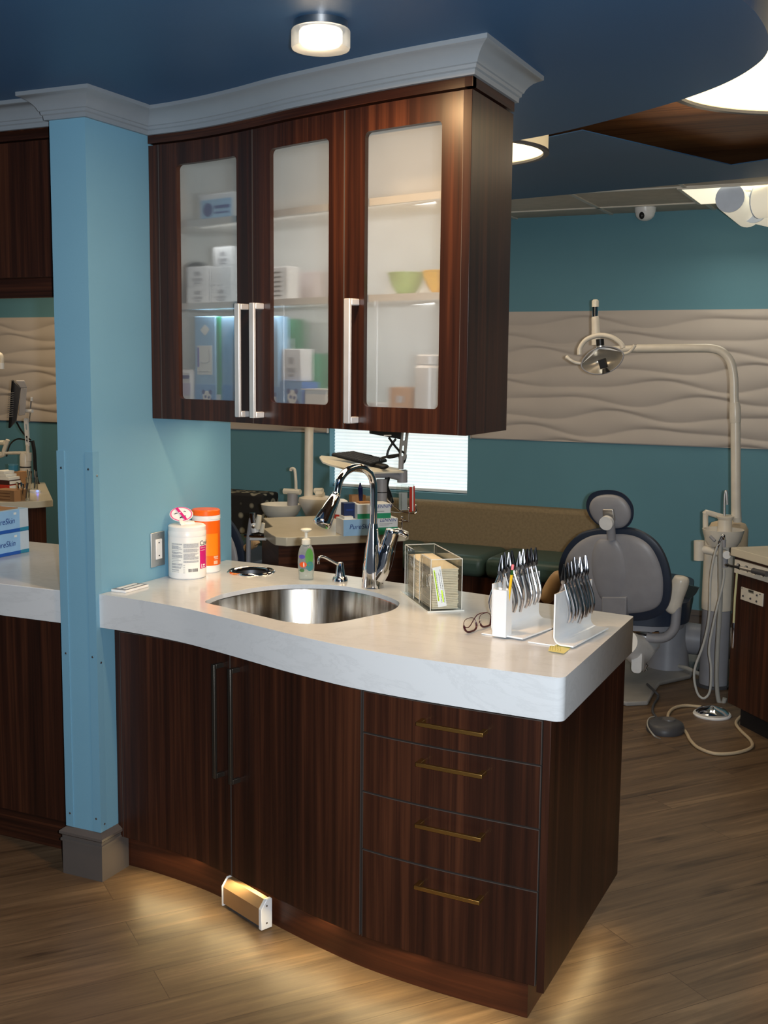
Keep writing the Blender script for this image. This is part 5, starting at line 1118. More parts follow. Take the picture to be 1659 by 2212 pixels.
MB().tube(catmull([K(783.5, 985, KR+.03), K(785, 981, KR+.03), K(803, 984, KR+.03), K(805, 989, KR+.03)], 4), .0022, 7).build('wire', m_black, t); MB().tube([K(783.5, 985, KR+.03), K(805, 989, KR+.03)], .002, 7).build('foot', m_black, t)
t = thing('computer_monitor', 'black monitor whose lower edge shows under the wall cabinet', 'monitor', K(840, 930))
q = MB(); pts = [K(803, 930), K(803, 937.5), K(871, 950), K(873, 930)]; pts[0] = pts[1]+V((0, 0, .30)); pts[3] = pts[2]+V((0, 0, .30)); bkv = f2*.04
q.add(pts+[p_+bkv for p_ in pts], [(0, 1, 2, 3), (7, 6, 5, 4)]+[(i, (i+1) % 4, 4+(i+1) % 4, 4+i) for i in range(4)]); q.build('screen_frame', m_black, t, bev=.003)
q = MB(); a = pts[1].lerp(pts[2], .5); q.box(-.02, .02, -.001, .0, .004, .010, Matrix.Translation(a) @ tz); q.build('badge', m_whitep, t)
# card rack on chrome wire stand
t = thing('card_rack', 'clear card rack with leaflets on a bent chrome stand, right of the faucet', 'leaflet rack', V((K(868, 1140).x, K(868, 1140).y, ZI)))
RR = yr+.12; K2 = lambda px, py, d=0.: opx(px, py, RR+d)
MB().tube([K2(868, 1146), K2(868, 1122), K2(867, 1120), K2(883, 1127), K2(883, 1100)], .0035, 8).build('wire', m_chrome, t); MB().tube([K2(862, 1126), K2(883, 1127)], .0032, 8).build('wire', m_chrome, t); MB().tube(catmull([K2(836, 1078), K2(862, 1102), K2(882, 1108), K2(898, 1108), K2(898, 1094)], 5), .0035, 8).build('wire', m_chrome, t)
for (x, y) in ((868, 1118), (883, 1099), (898, 1093)): MB().ell(K2(x, y), .006, .006, .008, 10, 6).build('knob', m_chrome, t)
for k, (x0, x1, y0, y1, d) in enumerate(((846, 868, 1064, 1106, 0.), (858, 884, 1048, 1100, .02), (868, 895, 1045, 1092, .05))):
    a, b_, c_, e_ = K2(x0, y1, d), K2(x1, y1+2, d), K2(x1, y0+2, d), K2(x0, y0, d); q = MB(); bkv = f2*.012; pts = [a, b_, c_, e_]
    q.add(pts+[p_+bkv for p_ in pts], [(0, 1, 2, 3), (7, 6, 5, 4)]+[(i, (i+1) % 4, 4+(i+1) % 4, 4+i) for i in range(4)]); q.build('clear_pocket', m_acry, t)
for k, (x0, x1, y0, y1, d, m, w_) in enumerate(((885, 890, 1052, 1106, .03, m_red, 'red'), (890.5, 893, 1052, 1104, .035, m_paper, 'white'), (893.5, 896, 1050, 1104, .04, m_red, 'second red'), (862, 880, 1064, 1102, .034, mat('pale_leaflet', s2l((200, 204, 206)), .5), 'pale'))):
    a, b_, c_, e_ = K2(x0, y1, d), K2(x1, y1, d), K2(x1, y0, d), K2(x0, y0, d); q = MB(); bkv = f2*.004; pts = [a, b_, c_, e_]
    o_ = q.add(pts+[p_+bkv for p_ in pts], [(0, 1, 2, 3), (7, 6, 5, 4)]+[(i, (i+1) % 4, 4+(i+1) % 4, 4+i) for i in range(4)]).build('leaflet', m); tag(o_, '%s leaflet standing in the clear card rack right of the faucet' % w_, 'leaflet', 'leaflets in the clear card rack')
# cuspidor and lamp pole unit behind the island
YU = IC.y+.42
Uq = lambda px, py, d=0.: at(px, py, y=YU+d)
t = thing('cuspidor_unit', 'ivory cuspidor with bowl, spout and tall lamp pole in the bay behind the sink', 'cuspidor', V((Uq(665, 1100).x, YU, 0)))
a, b_ = Uq(573, 1093), Uq(650, 1088); r = (b_.x-a.x)/2*.99; c = V(((a.x+b_.x)/2, YU-.02, Uq(612, 1117).z)); hh = Uq(612, 1088).z-c.z
MB().lathe([(.001, 0), (r*.62, 0), (r*.82, hh*.25), (r*.95, hh*.62), (r, hh), (r*.96, hh), (r*.88, hh*.6), (r*.6, hh*.2), (.001, hh*.15)], 40, c).build('bowl', m_cream, t, ang=50)
c2 = Uq(686, 1100); wB = (Uq(724, 1100).x-Uq(646, 1100).x)/2
zt_ = Uq(686, 1076).z; 
MB().lathe([(.001, .02-zt_+.0), (wB*.5, .02-zt_), (wB*.55, -.12), (wB*.8, -.06), (wB, -.02), (wB*.96, .0), (wB*.6, .012), (.001, .014)], 36, V((c2.x, YU, zt_)), sy=.75).build('body', m_offw, t, ang=50)
MB().lathe([(.001, 0), (wB*.9, 0), (wB*.9, .02), (.001, .02)], 30, V((c2.x, YU, .0)), sy=.9).build('base', m_offw, t)
pr_ = .0245; pb = Uq(666, 1086); MB().tube([V((pb.x, YU, pb.z)), V((pb.x, YU, pb.z+.04)), V((pb.x+.01, YU, 1.75))], [pr_*1.0, pr_, pr_], 18).build('pole', m_offw, t); MB().lathe([(pr_*1.5, 0), (pr_*1.5, .012), (pr_, .02)], 20, (pb.x, YU, pb.z-.006)).build('pole_collar', m_offw, t)
bx = Uq(632, 1082); MB().tube([V((bx.x, YU, Uq(632, 1092).z)), V((bx.x, YU, Uq(632, 1066).z))], .030, 20).build('filler_block', m_greysh, t); MB().tube([V((bx.x-.055, YU, Uq(632, 1062).z)), V((bx.x+.05, YU, Uq(632, 1062).z))], .016, 10).build('filler_cap', m_cream, t)
MB().tube(catmull([V((bx.x+.022, YU, Uq(640, 1060).z)), V((Uq(639, 1040).x, YU, Uq(639, 1040).z)), Uq(637, 1018), Uq(634, 1012.5), Uq(629, 1013), Uq(628, 1017)], 5), .0085, 12).build('spout', m_offw, t)
MB().tube([Uq(680, 1060, .03), Uq(697, 1060, .03)], .016, 10).build('tray_arm', m_cream, t); MB().tube([Uq(684, 1068, -.02), Uq(699, 1069, -.02)], .018, 10).build('tray_arm', m_cream, t)
# handpiece stand at the left edge of the island
YH = IA.y+.18; G = lambda px, py, d=0.: at(px, py, y=YH+d)
t = thing('handpiece_stand', 'chrome instrument holder on a grey post left of the notched counter', 'instrument holder', V((G(537, 1200).x, YH, 0)))
MB().tube([V((G(537, 1220).x-.01, YH, .04)), G(537, 1160), G(543, 1120)], .012, 12).build('post', m_greysh, t); MB().lathe([(.001, 0), (.07, 0), (.07, .015), (.03, .035), (.001, .036)], 24, (G(537, 1220).x-.01, YH, 0)).build('foot', m_greysh, t)
MB().tube([G(529, 1157), G(572, 1158)], .010, 10).build('tray', m_chrome, t); MB().tube([G(540, 1164.5), G(574, 1164.5)], .007, 8).build('bar', m_whitep, t)
MB().tube([G(548, 1140), G(545, 1108)], [.013, .015], 12).build('chrome_handpiece', m_chrome, t); MB().tube([G(556, 1142), G(560, 1113)], [.017, .012], 12).build('white_handpiece', m_cream, t); MB().tube([G(552, 1150), G(549, 1130)], [.020, .021], 12).build('joint', m_whitep, t); MB().ell(G(547.5, 1138, -.02), .010, .010, .010, 12, 8).build('knob', m_chrome, t); MB().tube([G(565, 1150), G(569, 1130)], [.012, .009], 10).build('valve', m_cream, t)

# ================================================================== BENCHES BY THE BACK WALL
def cushion(x0, x1, y0, y1, z0, z1, m, name, par, b=.02): return MB().box(x0, x1, y0, y1, z0, z1).build(name, m, par, bev=b, seg=4)
t = thing('bench', 'built-in bench with tan woven back and dark green vinyl seats along the teal wall', 'bench', (-.45, 4.05, 0))
MB().box(-1.2, .46, 3.78, 4.32, .0, .34).build('base', m_wood, t)
cushion(-1.2, .46, 4.20, 4.325, .44, .735, m_tan, 'back_cushion', t, .03)
for x0, x1 in ((-1.2, -.66), (-.655, -.10), (-.095, .46)): cushion(x0, x1, 3.72, 4.20, .345, .475, m_green, 'seat_cushion', t, .045)
t = thing('patterned_bench', 'dark patterned bench with pale rings on its back, beside the blue wing wall', 'bench', (-2.5, 4.2, 0))
a = at(572, 1061, y=4.1); MB().box(-3.2, a.x, 4.08, 4.30, .42, .725).build('back_cushion', m_rings, t, bev=.02, seg=3)
MB().box(-3.2, a.x+.02, 3.62, 4.10, .0, .34).build('base', m_wood, t); cushion(-3.2, a.x+.02, 3.58, 4.08, .345, .44, m_green, 'seat_cushion', t, .03)

# ================================================================== DENTAL CHAIRS
def lens_shell(outline, d_edge, bulge, Mx, steps=6):
    """cushion from an outline (u,w): flat rim, domed back"""
    q = MB(); n = len(outline); cu = sum(p[0] for p in outline)/n; cw = sum(p[1] for p in outline)/n; rings = []
    for i in range(steps+1):
        t_ = i/steps; s_ = math.cos(t_*PI/2*.97); rings.append([(cu+(u-cu)*s_, -d_edge-bulge*math.sin(t_*PI/2), cw+(w-cw)*s_) for u, w in outline])
    rings = [[(u, 0, w) for u, w in outline]]+rings; vs = [p for r in rings for p in r]; fs = []
    for i in range(len(rings)-1):
        for k in range(n): a = i*n+k; b_ = i*n+(k+1) % n; fs.append((a, b_, b_+n, a+n))
    fs.append(tuple(range(n))); fs.append(tuple((len(rings)-1)*n+k for k in range(n)))
    return q.add(vs, fs, Mx)
def px_outline(pts, O, U, W_, nrm, k=6):
    """photograph outline carried onto the plane through O: returns closed (u,w) list"""
    out = []
    for (x, y) in pts:
        v = FWD + RIGHT*((x-829.5)/FPX) - UP*((y-1106)/FPX); p = CAM+v*((O-CAM).dot(nrm)/v.dot(nrm)); out.append(((p-O).dot(U), (p-O).dot(W_)))
    c3 = [V((u, w, 0)) for u, w in out]; cl = catmull([c3[-1]]+c3+[c3[0], c3[1]], k)[k:-k]
    return [(p.x, p.y) for p in cl[:-1]]
ch = thing('dental_chair', 'grey backed dental chair with navy upholstery turned away, right of the counter', 'dental chair', (1.08, 3.3, 0))
O = at(1330, 1235, y=2.78); yaw = -.12
U_ = V((math.cos(yaw), math.sin(yaw), 0)); nn = V((-math.sin(yaw), math.cos(yaw), 0)); tl = .20
W_ = (V((0, 0, 1))*math.cos(tl)-nn*math.sin(tl)); nn2 = U_.cross(W_)*-1
if nn2.dot(FWD) < 0: nn2 = -nn2
Mc = Matrix((U_, nn2, W_)).transposed().to_4x4(); Mc.translation = O
full = [(1318, 1139), (1372, 1141), (1418, 1168), (1444, 1215), (1452, 1270), (1440, 1315), (1400, 1336), (1330, 1336), (1270, 1328), (1228, 1290), (1210, 1235), (1220, 1190), (1248, 1156), (1280, 1143)]
inner = [(1318, 1150), (1368, 1152), (1405, 1172), (1428, 1210), (1437, 1255), (1430, 1300), (1395, 1318), (1330, 1322), (1280, 1316), (1246, 1286), (1224, 1238), (1230, 1198), (1254, 1168), (1284, 1153)]
of_, oi = px_outline(full, O, U_, W_, nn2), px_outline(inner, O, U_, W_, nn2)
q = lens_shell(of_, .02, .018, Mc); q.build('back_cushion', m_navy, ch, ang=60)
q = lens_shell(of_, .0, .05, Mc @ Matrix.Diagonal((1, -1, 1, 1))); q.build('front_cushion', m_navy, ch, ang=60)
lens_shell(oi, .028, .035, Mc).build('back_shell', m_greysh, ch, ang=60)
sp = px_outline([(1320, 1158), (1340, 1160), (1356, 1185), (1365, 1225), (1360, 1262), (1346, 1288), (1326, 1291), (1306, 1286), (1292, 1255), (1285, 1220), (1288, 1185), (1300, 1160)], O, U_, W_, nn2); lens_shell(sp, .050, .026, Mc).build('spine_panel', m_greysh, ch, ang=60)
sq = [px_outline([p], O, U_, W_, nn2, 1)[0] if False else None for p in ()]
def pc3(x, y, d=.05):
    v = FWD + RIGHT*((x-829.5)/FPX) - UP*((y-1106)/FPX); Oq = O-nn2*d; return CAM+v*((Oq-CAM).dot(nn2)/v.dot(nn2))
q = MB(); pts = [pc3(1299, 1290, .07), pc3(1353, 1290, .07), pc3(1352, 1345, .07), pc3(1299, 1345, .07)]; q.add(pts+[p+nn2*.08 for p in pts], [(3, 2, 1, 0), (4, 5, 6, 7)]+[(i, (i+1) % 4, 4+(i+1) % 4, 4+i) for i in range(4)]); q.build('spine_mount', m_greysh, ch, bev=.006)
Oh = at(1318, 1102, y=2.70); hd_full = [(1312, 1058), (1345, 1066), (1366, 1090), (1368, 1118), (1355, 1138), (1328, 1143), (1296, 1136), (1274, 1116), (1266, 1090), (1278, 1066)]; hd_in = [(1314, 1068), (1342, 1074), (1360, 1094), (1363, 1118), (1350, 1136), (1326, 1140), (1300, 1134), (1282, 1116), (1275, 1094), (1286, 1074)]
Mh = Mc.copy(); Mh.translation = Oh
lens_shell(px_outline(hd_full, Oh, U_, W_, nn2), .0, .045, Mh @ Matrix.Diagonal((1, -1, 1, 1))).build('headrest_cushion', m_navy, ch, ang=60)
hs = lens_shell(px_outline(hd_in, Oh, U_, W_, nn2), .012, .02, Mh).build('headrest_shell', m_greysh, ch, ang=60)
def ph(x, y, d=.03):
    v = FWD + RIGHT*((x-829.5)/FPX) - UP*((y-1106)/FPX); Oq = Oh-nn2*d; return CAM+v*((Oq-CAM).dot(nn2)/v.dot(nn2))
MB().tube([ph(1312, 1128, .06), ph(1312, 1128, .06)-nn2*.022], .034, 24).build('headrest_knob', m_whitep, hs)
q = MB(); pts = [ph(1301, 1101, .045), ph(1324, 1101, .045), ph(1328, 1126, .045), ph(1303, 1126, .045)]; q.add(pts+[p+nn2*.03 for p in pts], [(3, 2, 1, 0), (4, 5, 6, 7)]+[(i, (i+1) % 4, 4+(i+1) % 4, 4+i) for i in range(4)]); q.build('headrest_bracket', m_nickel, hs, bev=.003)
MB().tube([ph(1318, 1118, .04), pc3(1321, 1165, .06)], .022, 12).build('headrest_stem', m_greysh, ch)
# seat, going away from the camera
sc = V((1.16, 3.12, .41))
q = MB(); q.prism(rrect(.47, .95, .20, 8), -.05, .06, frame((.985, 3.27, .41), .14)); q.build('seat_cushion', m_navy, ch, bev=.03, seg=4, ang=50)
q = MB(); q.prism(rrect(.42, .88, .18, 8), -.085, -.052, frame((.985, 3.27, .41), .14)); q.build('seat_pan', m_greysh, ch, bev=.01)
YA = 2.86; AR = lambda x, y, d=0.: at(x, y, y=YA+d)
MB().tube(catmull([AR(1398, 1376), AR(1418, 1379), AR(1440, 1375), AR(1456, 1358), AR(1460, 1335), AR(1462, 1310)], 6), .030, 14, flat=.8).build('arm_tube', m_greysh, ch)
MB().tube(catmull([AR(1449, 1326), AR(1453, 1312), AR(1460, 1285), AR(1470, 1258), AR(1474, 1248), AR(1475, 1244)], 5), [.006, .018, .028, .034, .037, .039, .040, .0405, .041, .041, .041, .0415, .042, .042, .0415, .041, .040, .039, .038, .036, .034, .031, .026, .019, .012, .004][:26], 18).build('armrest_pad', m_offw, ch)
MB().tube(catmull([AR(1178, 1302, .1), AR(1184, 1285, .1), AR(1200, 1255, .1), AR(1212, 1235, .1)], 5), [.010, .022, .030, .034, .037, .039, .040, .041, .041, .040, .039, .037, .034, .030, .022, .010], 16).build('armrest_pad', mat('lit_arm_pad', s2l((196, 160, 116)), .45), ch)  # the orange-brown light on this pad is put into its colour
MB().tube([AR(1374, 1370), AR(1400, 1376)], .011, 10).build('arm_pivot', m_chrome, ch); MB().tube([AR(1410, 1366), AR(1424, 1366)], .010, 10).build('arm_lock', m_chrome, ch)
cb = at(1440, 1447, z=.0); q = MB(); zt_ = .33
q.lathe([(.115, .02), (.105, .10), (.088, .24), (.080, .34), (.001, .345)], 32, (cb.x, cb.y+.02, 0), sy=1.1); q.build('pedestal', m_greysh, ch, ang=50)
pb_ = [at(1352, 1526, z=0), at(1400, 1524, z=0), at(1413, 1500, z=0), at(1425, 1482, z=0), at(1492, 1467, z=0), at(1500, 1455, z=0)]
far = [V((cb.x+.25, cb.y+.45, 0)), V((cb.x-.25, cb.y+.45, 0)), at(1310, 1475, z=0), at(1320, 1518, z=0)]
MB().prism([(p.x, p.y) for p in pb_+far], .0005, .022).build('base_plate', mat('base_grey', s2l((150, 148, 146)), .45), ch, bev=.008, seg=3)
MB().tube([at(1352, 1388, y=2.72), at(1378, 1405, y=2.86), at(1402, 1385, y=3.0)], [.06, .075, .06], 20).build('motor_cover', m_whitep, ch)
q = MB(); Mq = frame(at(1377, 1452, y=2.78), -.1); q.prism(rrect(.052, .11, .02, 5, 0, .055), -.02, .02, Mq @ Matrix.Rotation(PI/2, 4, 'X')); q.build('lever_arm', m_whitep, ch, bev=.006)
q = MB(); q.tube([V((cb.x+.06, cb.y+.08, .17)), V((cb.x+.34, cb.y+.10, .16))], .085, 20); q.build('link_housing', m_greysh, ch)
MB().tube(catmull([at(1456, 1436, y=3.35), at(1485, 1444, y=3.3), at(1512, 1456, y=3.25), at(1530, 1455, y=3.2)], 5), .011, 10).build('hose', m_rubber, ch)
for pts in (((1392, 1440), (1396, 1428)), ((1384, 1430), (1398, 1448)), ((1390, 1450), (1398, 1436))): MB().tube([at(*p, y=2.95) for p in pts], .006, 6).build('linkage', m_steel, ch)
pts = catmull([at(1398, 1478, z=.03), at(1415, 1494, z=.028), at(1422, 1505, z=.010), at(1412, 1522, z=.006), at(1410, 1538, z=.006), at(1420, 1552, z=.03)], 6)
o = MB().tube(pts, .006, 8).build('floor_cable', m_darkgrey); tag(o, 'dark grey cable running from the dental chair base to the foot control', 'cable')
t = thing('tray_guard', 'dark clear plastic tray sticking out right of the dental chair armrest', 'tray', AR(1490, 1290, .2))
q = MB(); pts = [AR(1474, 1298, .2), AR(1478, 1270, .2), AR(1488, 1264, .2), AR(1510, 1270, .2), AR(1502, 1284, .2), AR(1490, 1296, .2)]; n = 6; q.add(pts+[p+V((0, .02, 0)) for p in pts], [tuple(range(n)), tuple(reversed(range(n, 2*n)))]+[(i, (i+1) % n, n+(i+1) % n, n+i) for i in range(n)]); q.build('tray', mat('smoke_plastic', s2l((44, 52, 54)), .2), t); MB().tube([AR(1462, 1290, .2), AR(1482, 1285, .2)], .01, 8).build('stem', m_darkgrey, t)
# foot control and its cable
fp = at(1437, 1578, z=0)
t = thing('foot_control', 'grey oval foot control on the floor in front of the dental chair', 'foot control', fp)
MB().lathe([(.001, 0), (.083, 0), (.085, .012), (.078, .034), (.060, .044), (.001, .048)], 36, fp, sx=1., sy=1.15).build('body', m_darkgrey, t, ang=50); MB().lathe([(.001, .046), (.03, .046), (.028, .052), (.001, .054)], 24, fp+V((.01, .02, 0))).build('button', mat('mid_grey', s2l((96, 94, 94)), .4), t)
MB().tube(catmull([at(1418, 1547, z=.02), at(1402, 1552, z=.03), at(1399, 1568, z=.045), at(1412, 1588, z=.04), at(1426, 1596, z=.01)], 6), .0035, 8).build('trim_wire', m_rubber, t)
dp = at(1538, 1545, z=0); 
t = thing('disc_foot_pedal', 'round chrome foot pedal with white rim on the floor by the right cabinet', 'foot pedal', dp)
MB().lathe([(.001, 0), (.086, 0), (.088, .006), (.084, .012), (.001, .012)], 40, dp).build('base_ring', m_whitep, t); MB().lathe([(.074, .0125), (.076, .018), (.060, .030), (.02, .042), (.010, .046), (.001, .047)], 40, dp).build('dome', m_chrome, t, ang=50)
o = MB().tube(catmull([at(*p, z=.0075) for p in ((1515, 1527), (1480, 1524), (1455, 1530), (1443, 1545), (1450, 1560), (1478, 1577), (1492, 1600), (1510, 1616), (1545, 1628), (1590, 1626), (1622, 1615), (1622, 1600), (1600, 1578), (1590, 1562), (1600, 1548), (1617, 1541))], 7), .0072, 10).build('floor_hose', mat('tan_hose', s2l((190, 172, 144)), .45)); tag(o, 'tan hose looping over the floor from the round chrome pedal', 'hose')
# delivery unit with cuspidor, pole and dental lamp
YD = 3.2; Dq = lambda x, y, d=0.: at(x, y, y=YD+d)
un = thing('delivery_unit', 'ivory dental unit column with cuspidor bowl and curved lamp pole, right side', 'dental unit', V((1.40, YD, 0)))
cx = Dq(1549, 1300).x; rr_ = (Dq(1585, 1300).x-Dq(1519, 1300).x)/2
MB().lathe([(.001, .012), (rr_*.96, .012), (rr_*.96, .40), (.001, .40)], 28, (cx, YD, 0)).build('lower_column', m_greysh, un)
zc1 = Dq(1549, 1312).z; zc2 = Dq(1549, 1150).z
MB().lathe([(.001, .40), (rr_, .402), (rr_*1.02, .44), (rr_, zc2-.02), (rr_*.9, zc2), (.001, zc2)], 28, (cx, YD, 0)).build('upper_column', m_offw, un)
MB().lathe([(.001, 0), (rr_*1.25, 0), (rr_*1.25, .012), (.001, .012)], 28, (cx, YD, 0)).build('foot', m_darkgrey, un)
a, b_ = Dq(1517, 1150, -.10), Dq(1608, 1150, -.10); r = (b_.x-a.x)/2; c = V(((a.x+b_.x)/2, YD-.10, Dq(1560, 1178, -.10).z)); hh = Dq(1560, 1143, -.1).z-c.z
MB().lathe([(.001, 0), (r*.7, 0), (r*.85, hh*.3), (r*.97, hh*.8), (r, hh), (r*.95, hh), (r*.9, hh*.75), (r*.6, hh*.35), (.001, hh*.3)], 40, c).build('bowl', m_offw, un, ang=50)
a, b_ = Dq(1530, 1140, .08), Dq(1617, 1140, .08); r = (b_.x-a.x)/2; c = V(((a.x+b_.x)/2, YD+.08, Dq(1573, 1180, .08).z)); hh = Dq(1573, 1126, .08).z-c.z
MB().lathe([(.001, 0), (r, 0), (r, hh*.7), (r*.85, hh*.92), (r*.5, hh), (.001, hh)], 36, c).build('rear_housing', mat('tan_enamel', s2l((206, 184, 152)), .35), un, ang=50)
ne = Dq(1566, 1128, -.06); zb_ = Dq(1566, 1142, -.06).z; zt_ = Dq(1566, 1114, -.06).z
MB().lathe([(.001, zb_-zt_-.02), (.036, zb_-zt_-.02), (.034, -.02), (.042, -.010), (.044, -.003), (.036, 0), (.001, 0)], 28, (ne.x, ne.y, zt_)).build('bowl_neck', m_offw, un)
MB().tube(catmull([Dq(1565, 1115, -.06), Dq(1565, 1085, -.06), Dq(1566, 1068, -.06), Dq(1568, 1061, -.06), Dq(1570, 1066, -.06), Dq(1571, 1090, -.06)], 5), .006, 10).build('water_spout', m_nickel, un)
MB().tube(catmull([Dq(1524, 1145, -.05), Dq(1524, 1112, -.05), Dq(1527, 1107, -.05), Dq(1560, 1116, -.02), Dq(1588, 1118, .02)], 4), .014, 10).build('holder_arm', m_offw, un)
MB().tube([Dq(1510, 1210, -.12), Dq(1510, 1168, -.12)], .026, 20).build('side_cap', m_offw, un); MB().tube([Dq(1512, 1185, -.12), Dq(1545, 1192, -.12), Dq(1568, 1196, -.14)], [.020, .022, .020], 16).build('side_arm', m_offw, un); MB().tube([Dq(1566, 1198, -.16), Dq(1570, 1199, -.20)], .020, 18).build('joint', m_whitep, un)
MB().tube([Dq(1566, 1202, -.16), Dq(1565, 1225, -.16)], .016, 12).build('holder', m_greysh, un)
pts = catmull([V((Dq(1592, 1120).x, YD+.02, Dq(1592, 1128).z)), Dq(1590, 1050), Dq(1588, 910), Dq(1586, 860), Dq(1585, 815), Dq(1578, 782), Dq(1562, 762), Dq(1540, 753.5), Dq(1500, 752), Dq(1376, 753)], 8)
MB().tube(pts, .0215, 18).build('lamp_pole', m_offw, un)
MB().tube([Dq(1589, 913), Dq(1588.5, 905), Dq(1588, 880), Dq(1587, 870)], [.026, .0285, .0275, .024], 20).build('pole_sleeve', m_offw, un); MB().tube([Dq(1590, 1118), Dq(1589, 913)], .0245, 18).build('lower_pole', m_offw, un)
MB().tube([V((Dq(1545, 1210).x, YD-.19, .80)), Dq(1545, 1160, -.2)+V((0, 0, -.02))], .008, 8).build('bracket', m_greysh, un)
# suction hoses
def hose(pts, r, m, lab, dd=-.30):
    o = MB().tube(catmull([Dq(x, y, dd) for x, y in pts], 7), r, 10).build('suction_hose', m); tag(o, lab, 'hose', 'hoses hanging from the dental unit')
hose([(1560, 1166), (1556, 1200), (1556, 1300), (1550, 1400), (1548, 1470), (1552, 1512), (1560, 1522), (1566, 1508)], .011, m_rubber, 'thick grey hose hanging straight down the dental unit column')
hose([(1560, 1166), (1546, 1190), (1535, 1250), (1532, 1330), (1520, 1390), (1502, 1440), (1500, 1470), (1508, 1500), (1522, 1508), (1534, 1490), (1536, 1440), (1532, 1400), (1545, 1330), (1562, 1260), (1564, 1230)], .006, mat('pale_hose', s2l((190, 190, 186)), .4), 'thin pale hose looping low in front of the dental unit', -.34)
t = thing('handpiece', 'chrome suction handpiece held at the top of the hanging hoses', 'handpiece', Dq(1560, 1165, -.34)); MB().tube(catmull([Dq(1550, 1182, -.34), Dq(1555, 1170, -.34), Dq(1560, 1159, -.34), Dq(1563, 1158, -.34), Dq(1564, 1168, -.34)], 5), [.006]*5+[.008]*5+[.009]*6+[.007]*5, 12).build('body', m_chrome, t); MB().tube([Dq(1564, 1166, -.34), Dq(1564, 1182, -.34)], [.010, .009], 10).build('grip', m_greysh, t)
# dental lamp
LY = 3.06; Q = lambda x, y, d=0.: at(x, y, y=LY+d)
dl = thing('dental_lamp', 'ivory dental operating lamp with mirrored reflector on the curved pole', 'dental lamp', Q(1300, 775))
MB().tube([Q(1287, 716, .1), Q(1286, 688, .1), Q(1285.5, 684, .1)], [.021, .020, .018], 18).build('upright_sleeve', m_offw, dl); MB().tube([Q(1285.5, 685, .1), Q(1286, 662, .1)], .0155, 16).build('chrome_sleeve', m_chrome, dl); MB().tube([Q(1286, 663, .1), Q(1286, 650, .1), Q(1286, 647, .1)], [.018, .018, .011], 18).build('top_cap', m_cream, dl)
MB().tube([Q(1288, 745, .1), Q(1287, 714, .1)], [.024, .022], 18).build('lower_sleeve', m_offw, dl)
MB().tube([Q(1380, 753, .14), Q(1290, 757, .14)], .019, 14).build('arm_end', m_offw, dl)
tiltv = Q(1345, 760)-Q(1255, 787); 
MB().tube(catmull([Q(1252, 766, -.02), Q(1253, 752, -.02), Q(1265, 735, -.02), Q(1285, 726, -.02), Q(1305, 724.5, -.02), Q(1325, 730, -.02), Q(1341, 742, -.02), Q(1346, 752, -.02)], 5), .0125, 12, flat=1.).build('yoke', m_offw, dl)
cL = Q(1303, 778); ang_ = math.atan2(tiltv.z, math.hypot(tiltv.x, tiltv.y)); fx = tiltv.normalized(); fy = (cL-CAM).normalized(); fz = fx.cross(fy).normalized(); fz = fz if fz.z > 0 else -fz; fy = fz.cross(fx)
Ml = Matrix((fx, fy, fz)).transposed().to_4x4(); Ml.translation = cL; RX = tiltv.length/2
q = MB(); n = 40; k_ = 9; vs = []; fs = []
for i in range(k_+1):
    s_ = 1-i/k_
    for j in range(n):
        a = 2*PI*j/n; ca, sa_ = math.cos(a), math.sin(a); vs.append((RX*s_*ca*1.0, .05*(1-s_*s_)-.02, RX*.60*s_*math.copysign(abs(sa_)**1.25, sa_)))
for i in range(k_):
    for j in range(n): a = i*n+j; b_ = i*n+(j+1) % n; fs.append((a, b_, b_+n, a+n))
q.add(vs, fs, Ml); q.build('reflector', mat('reflector', s2l((188, 180, 166)), .24, .55), dl, ang=70)
rim = [Ml @ V((RX*math.cos(a), -.02, RX*.60*math.copysign(abs(math.sin(a))**1.25, math.sin(a)))) for a in lin(0, 2*PI, 48)]; MB().tube(rim, .0035, 8).build('reflector_rim', m_greysh, dl)
MB().tube([Q(1297, 748, -.03), Q(1296, 732.5, -.03)], .020, 20).build('top_knob', m_black, dl); MB().tube([Q(1297.5, 750, -.03), Q(1297, 747, -.03)], .0215, 20).build('knob_ring', m_nickel, dl)
q = MB(); q.box(-.019, .018, -.035, -.005, -.040, .008, Ml); q.build('bulb_shield', m_black, dl, bev=.003); MB().tube([Ml @ V((.004, -.03, -.066)), Ml @ V((.003, -.03, -.042))], [.022, .012], 18).build('bottom_knob', m_black, dl)
MB().tube(catmull([Q(1345, 764, -.01), Q(1357, 762, -.02), Q(1367, 753, -.03), Q(1371, 745, -.03)], 5), [.008]*12+[.009, .010, .010, .008], 10).build('handle', m_offw, dl); MB().tube(catmull([Q(1254, 785, -.01), Q(1242, 783, -.02), Q(1231, 777, -.03), Q(1223, 770, -.03)], 5), [.008]*12+[.009, .010, .010, .008], 10).build('handle', m_offw, dl)
q = MB(); q.add([Ml @ V(p) for p in ((-RX*.98, -.016, .012), (-RX*.5, -.018, RX*.38), (0, -.018, RX*.64), (RX*.5, -.018, RX*.42), (RX*.98, -.016, .012), (RX*.5, -.018, RX*.34), (0, -.018, RX*.54), (-RX*.5, -.018, RX*.31))], [(0, 1, 7), (1, 2, 6, 7), (2, 3, 5, 6), (3, 4, 5)]); q.build('brow', m_whitep, dl)
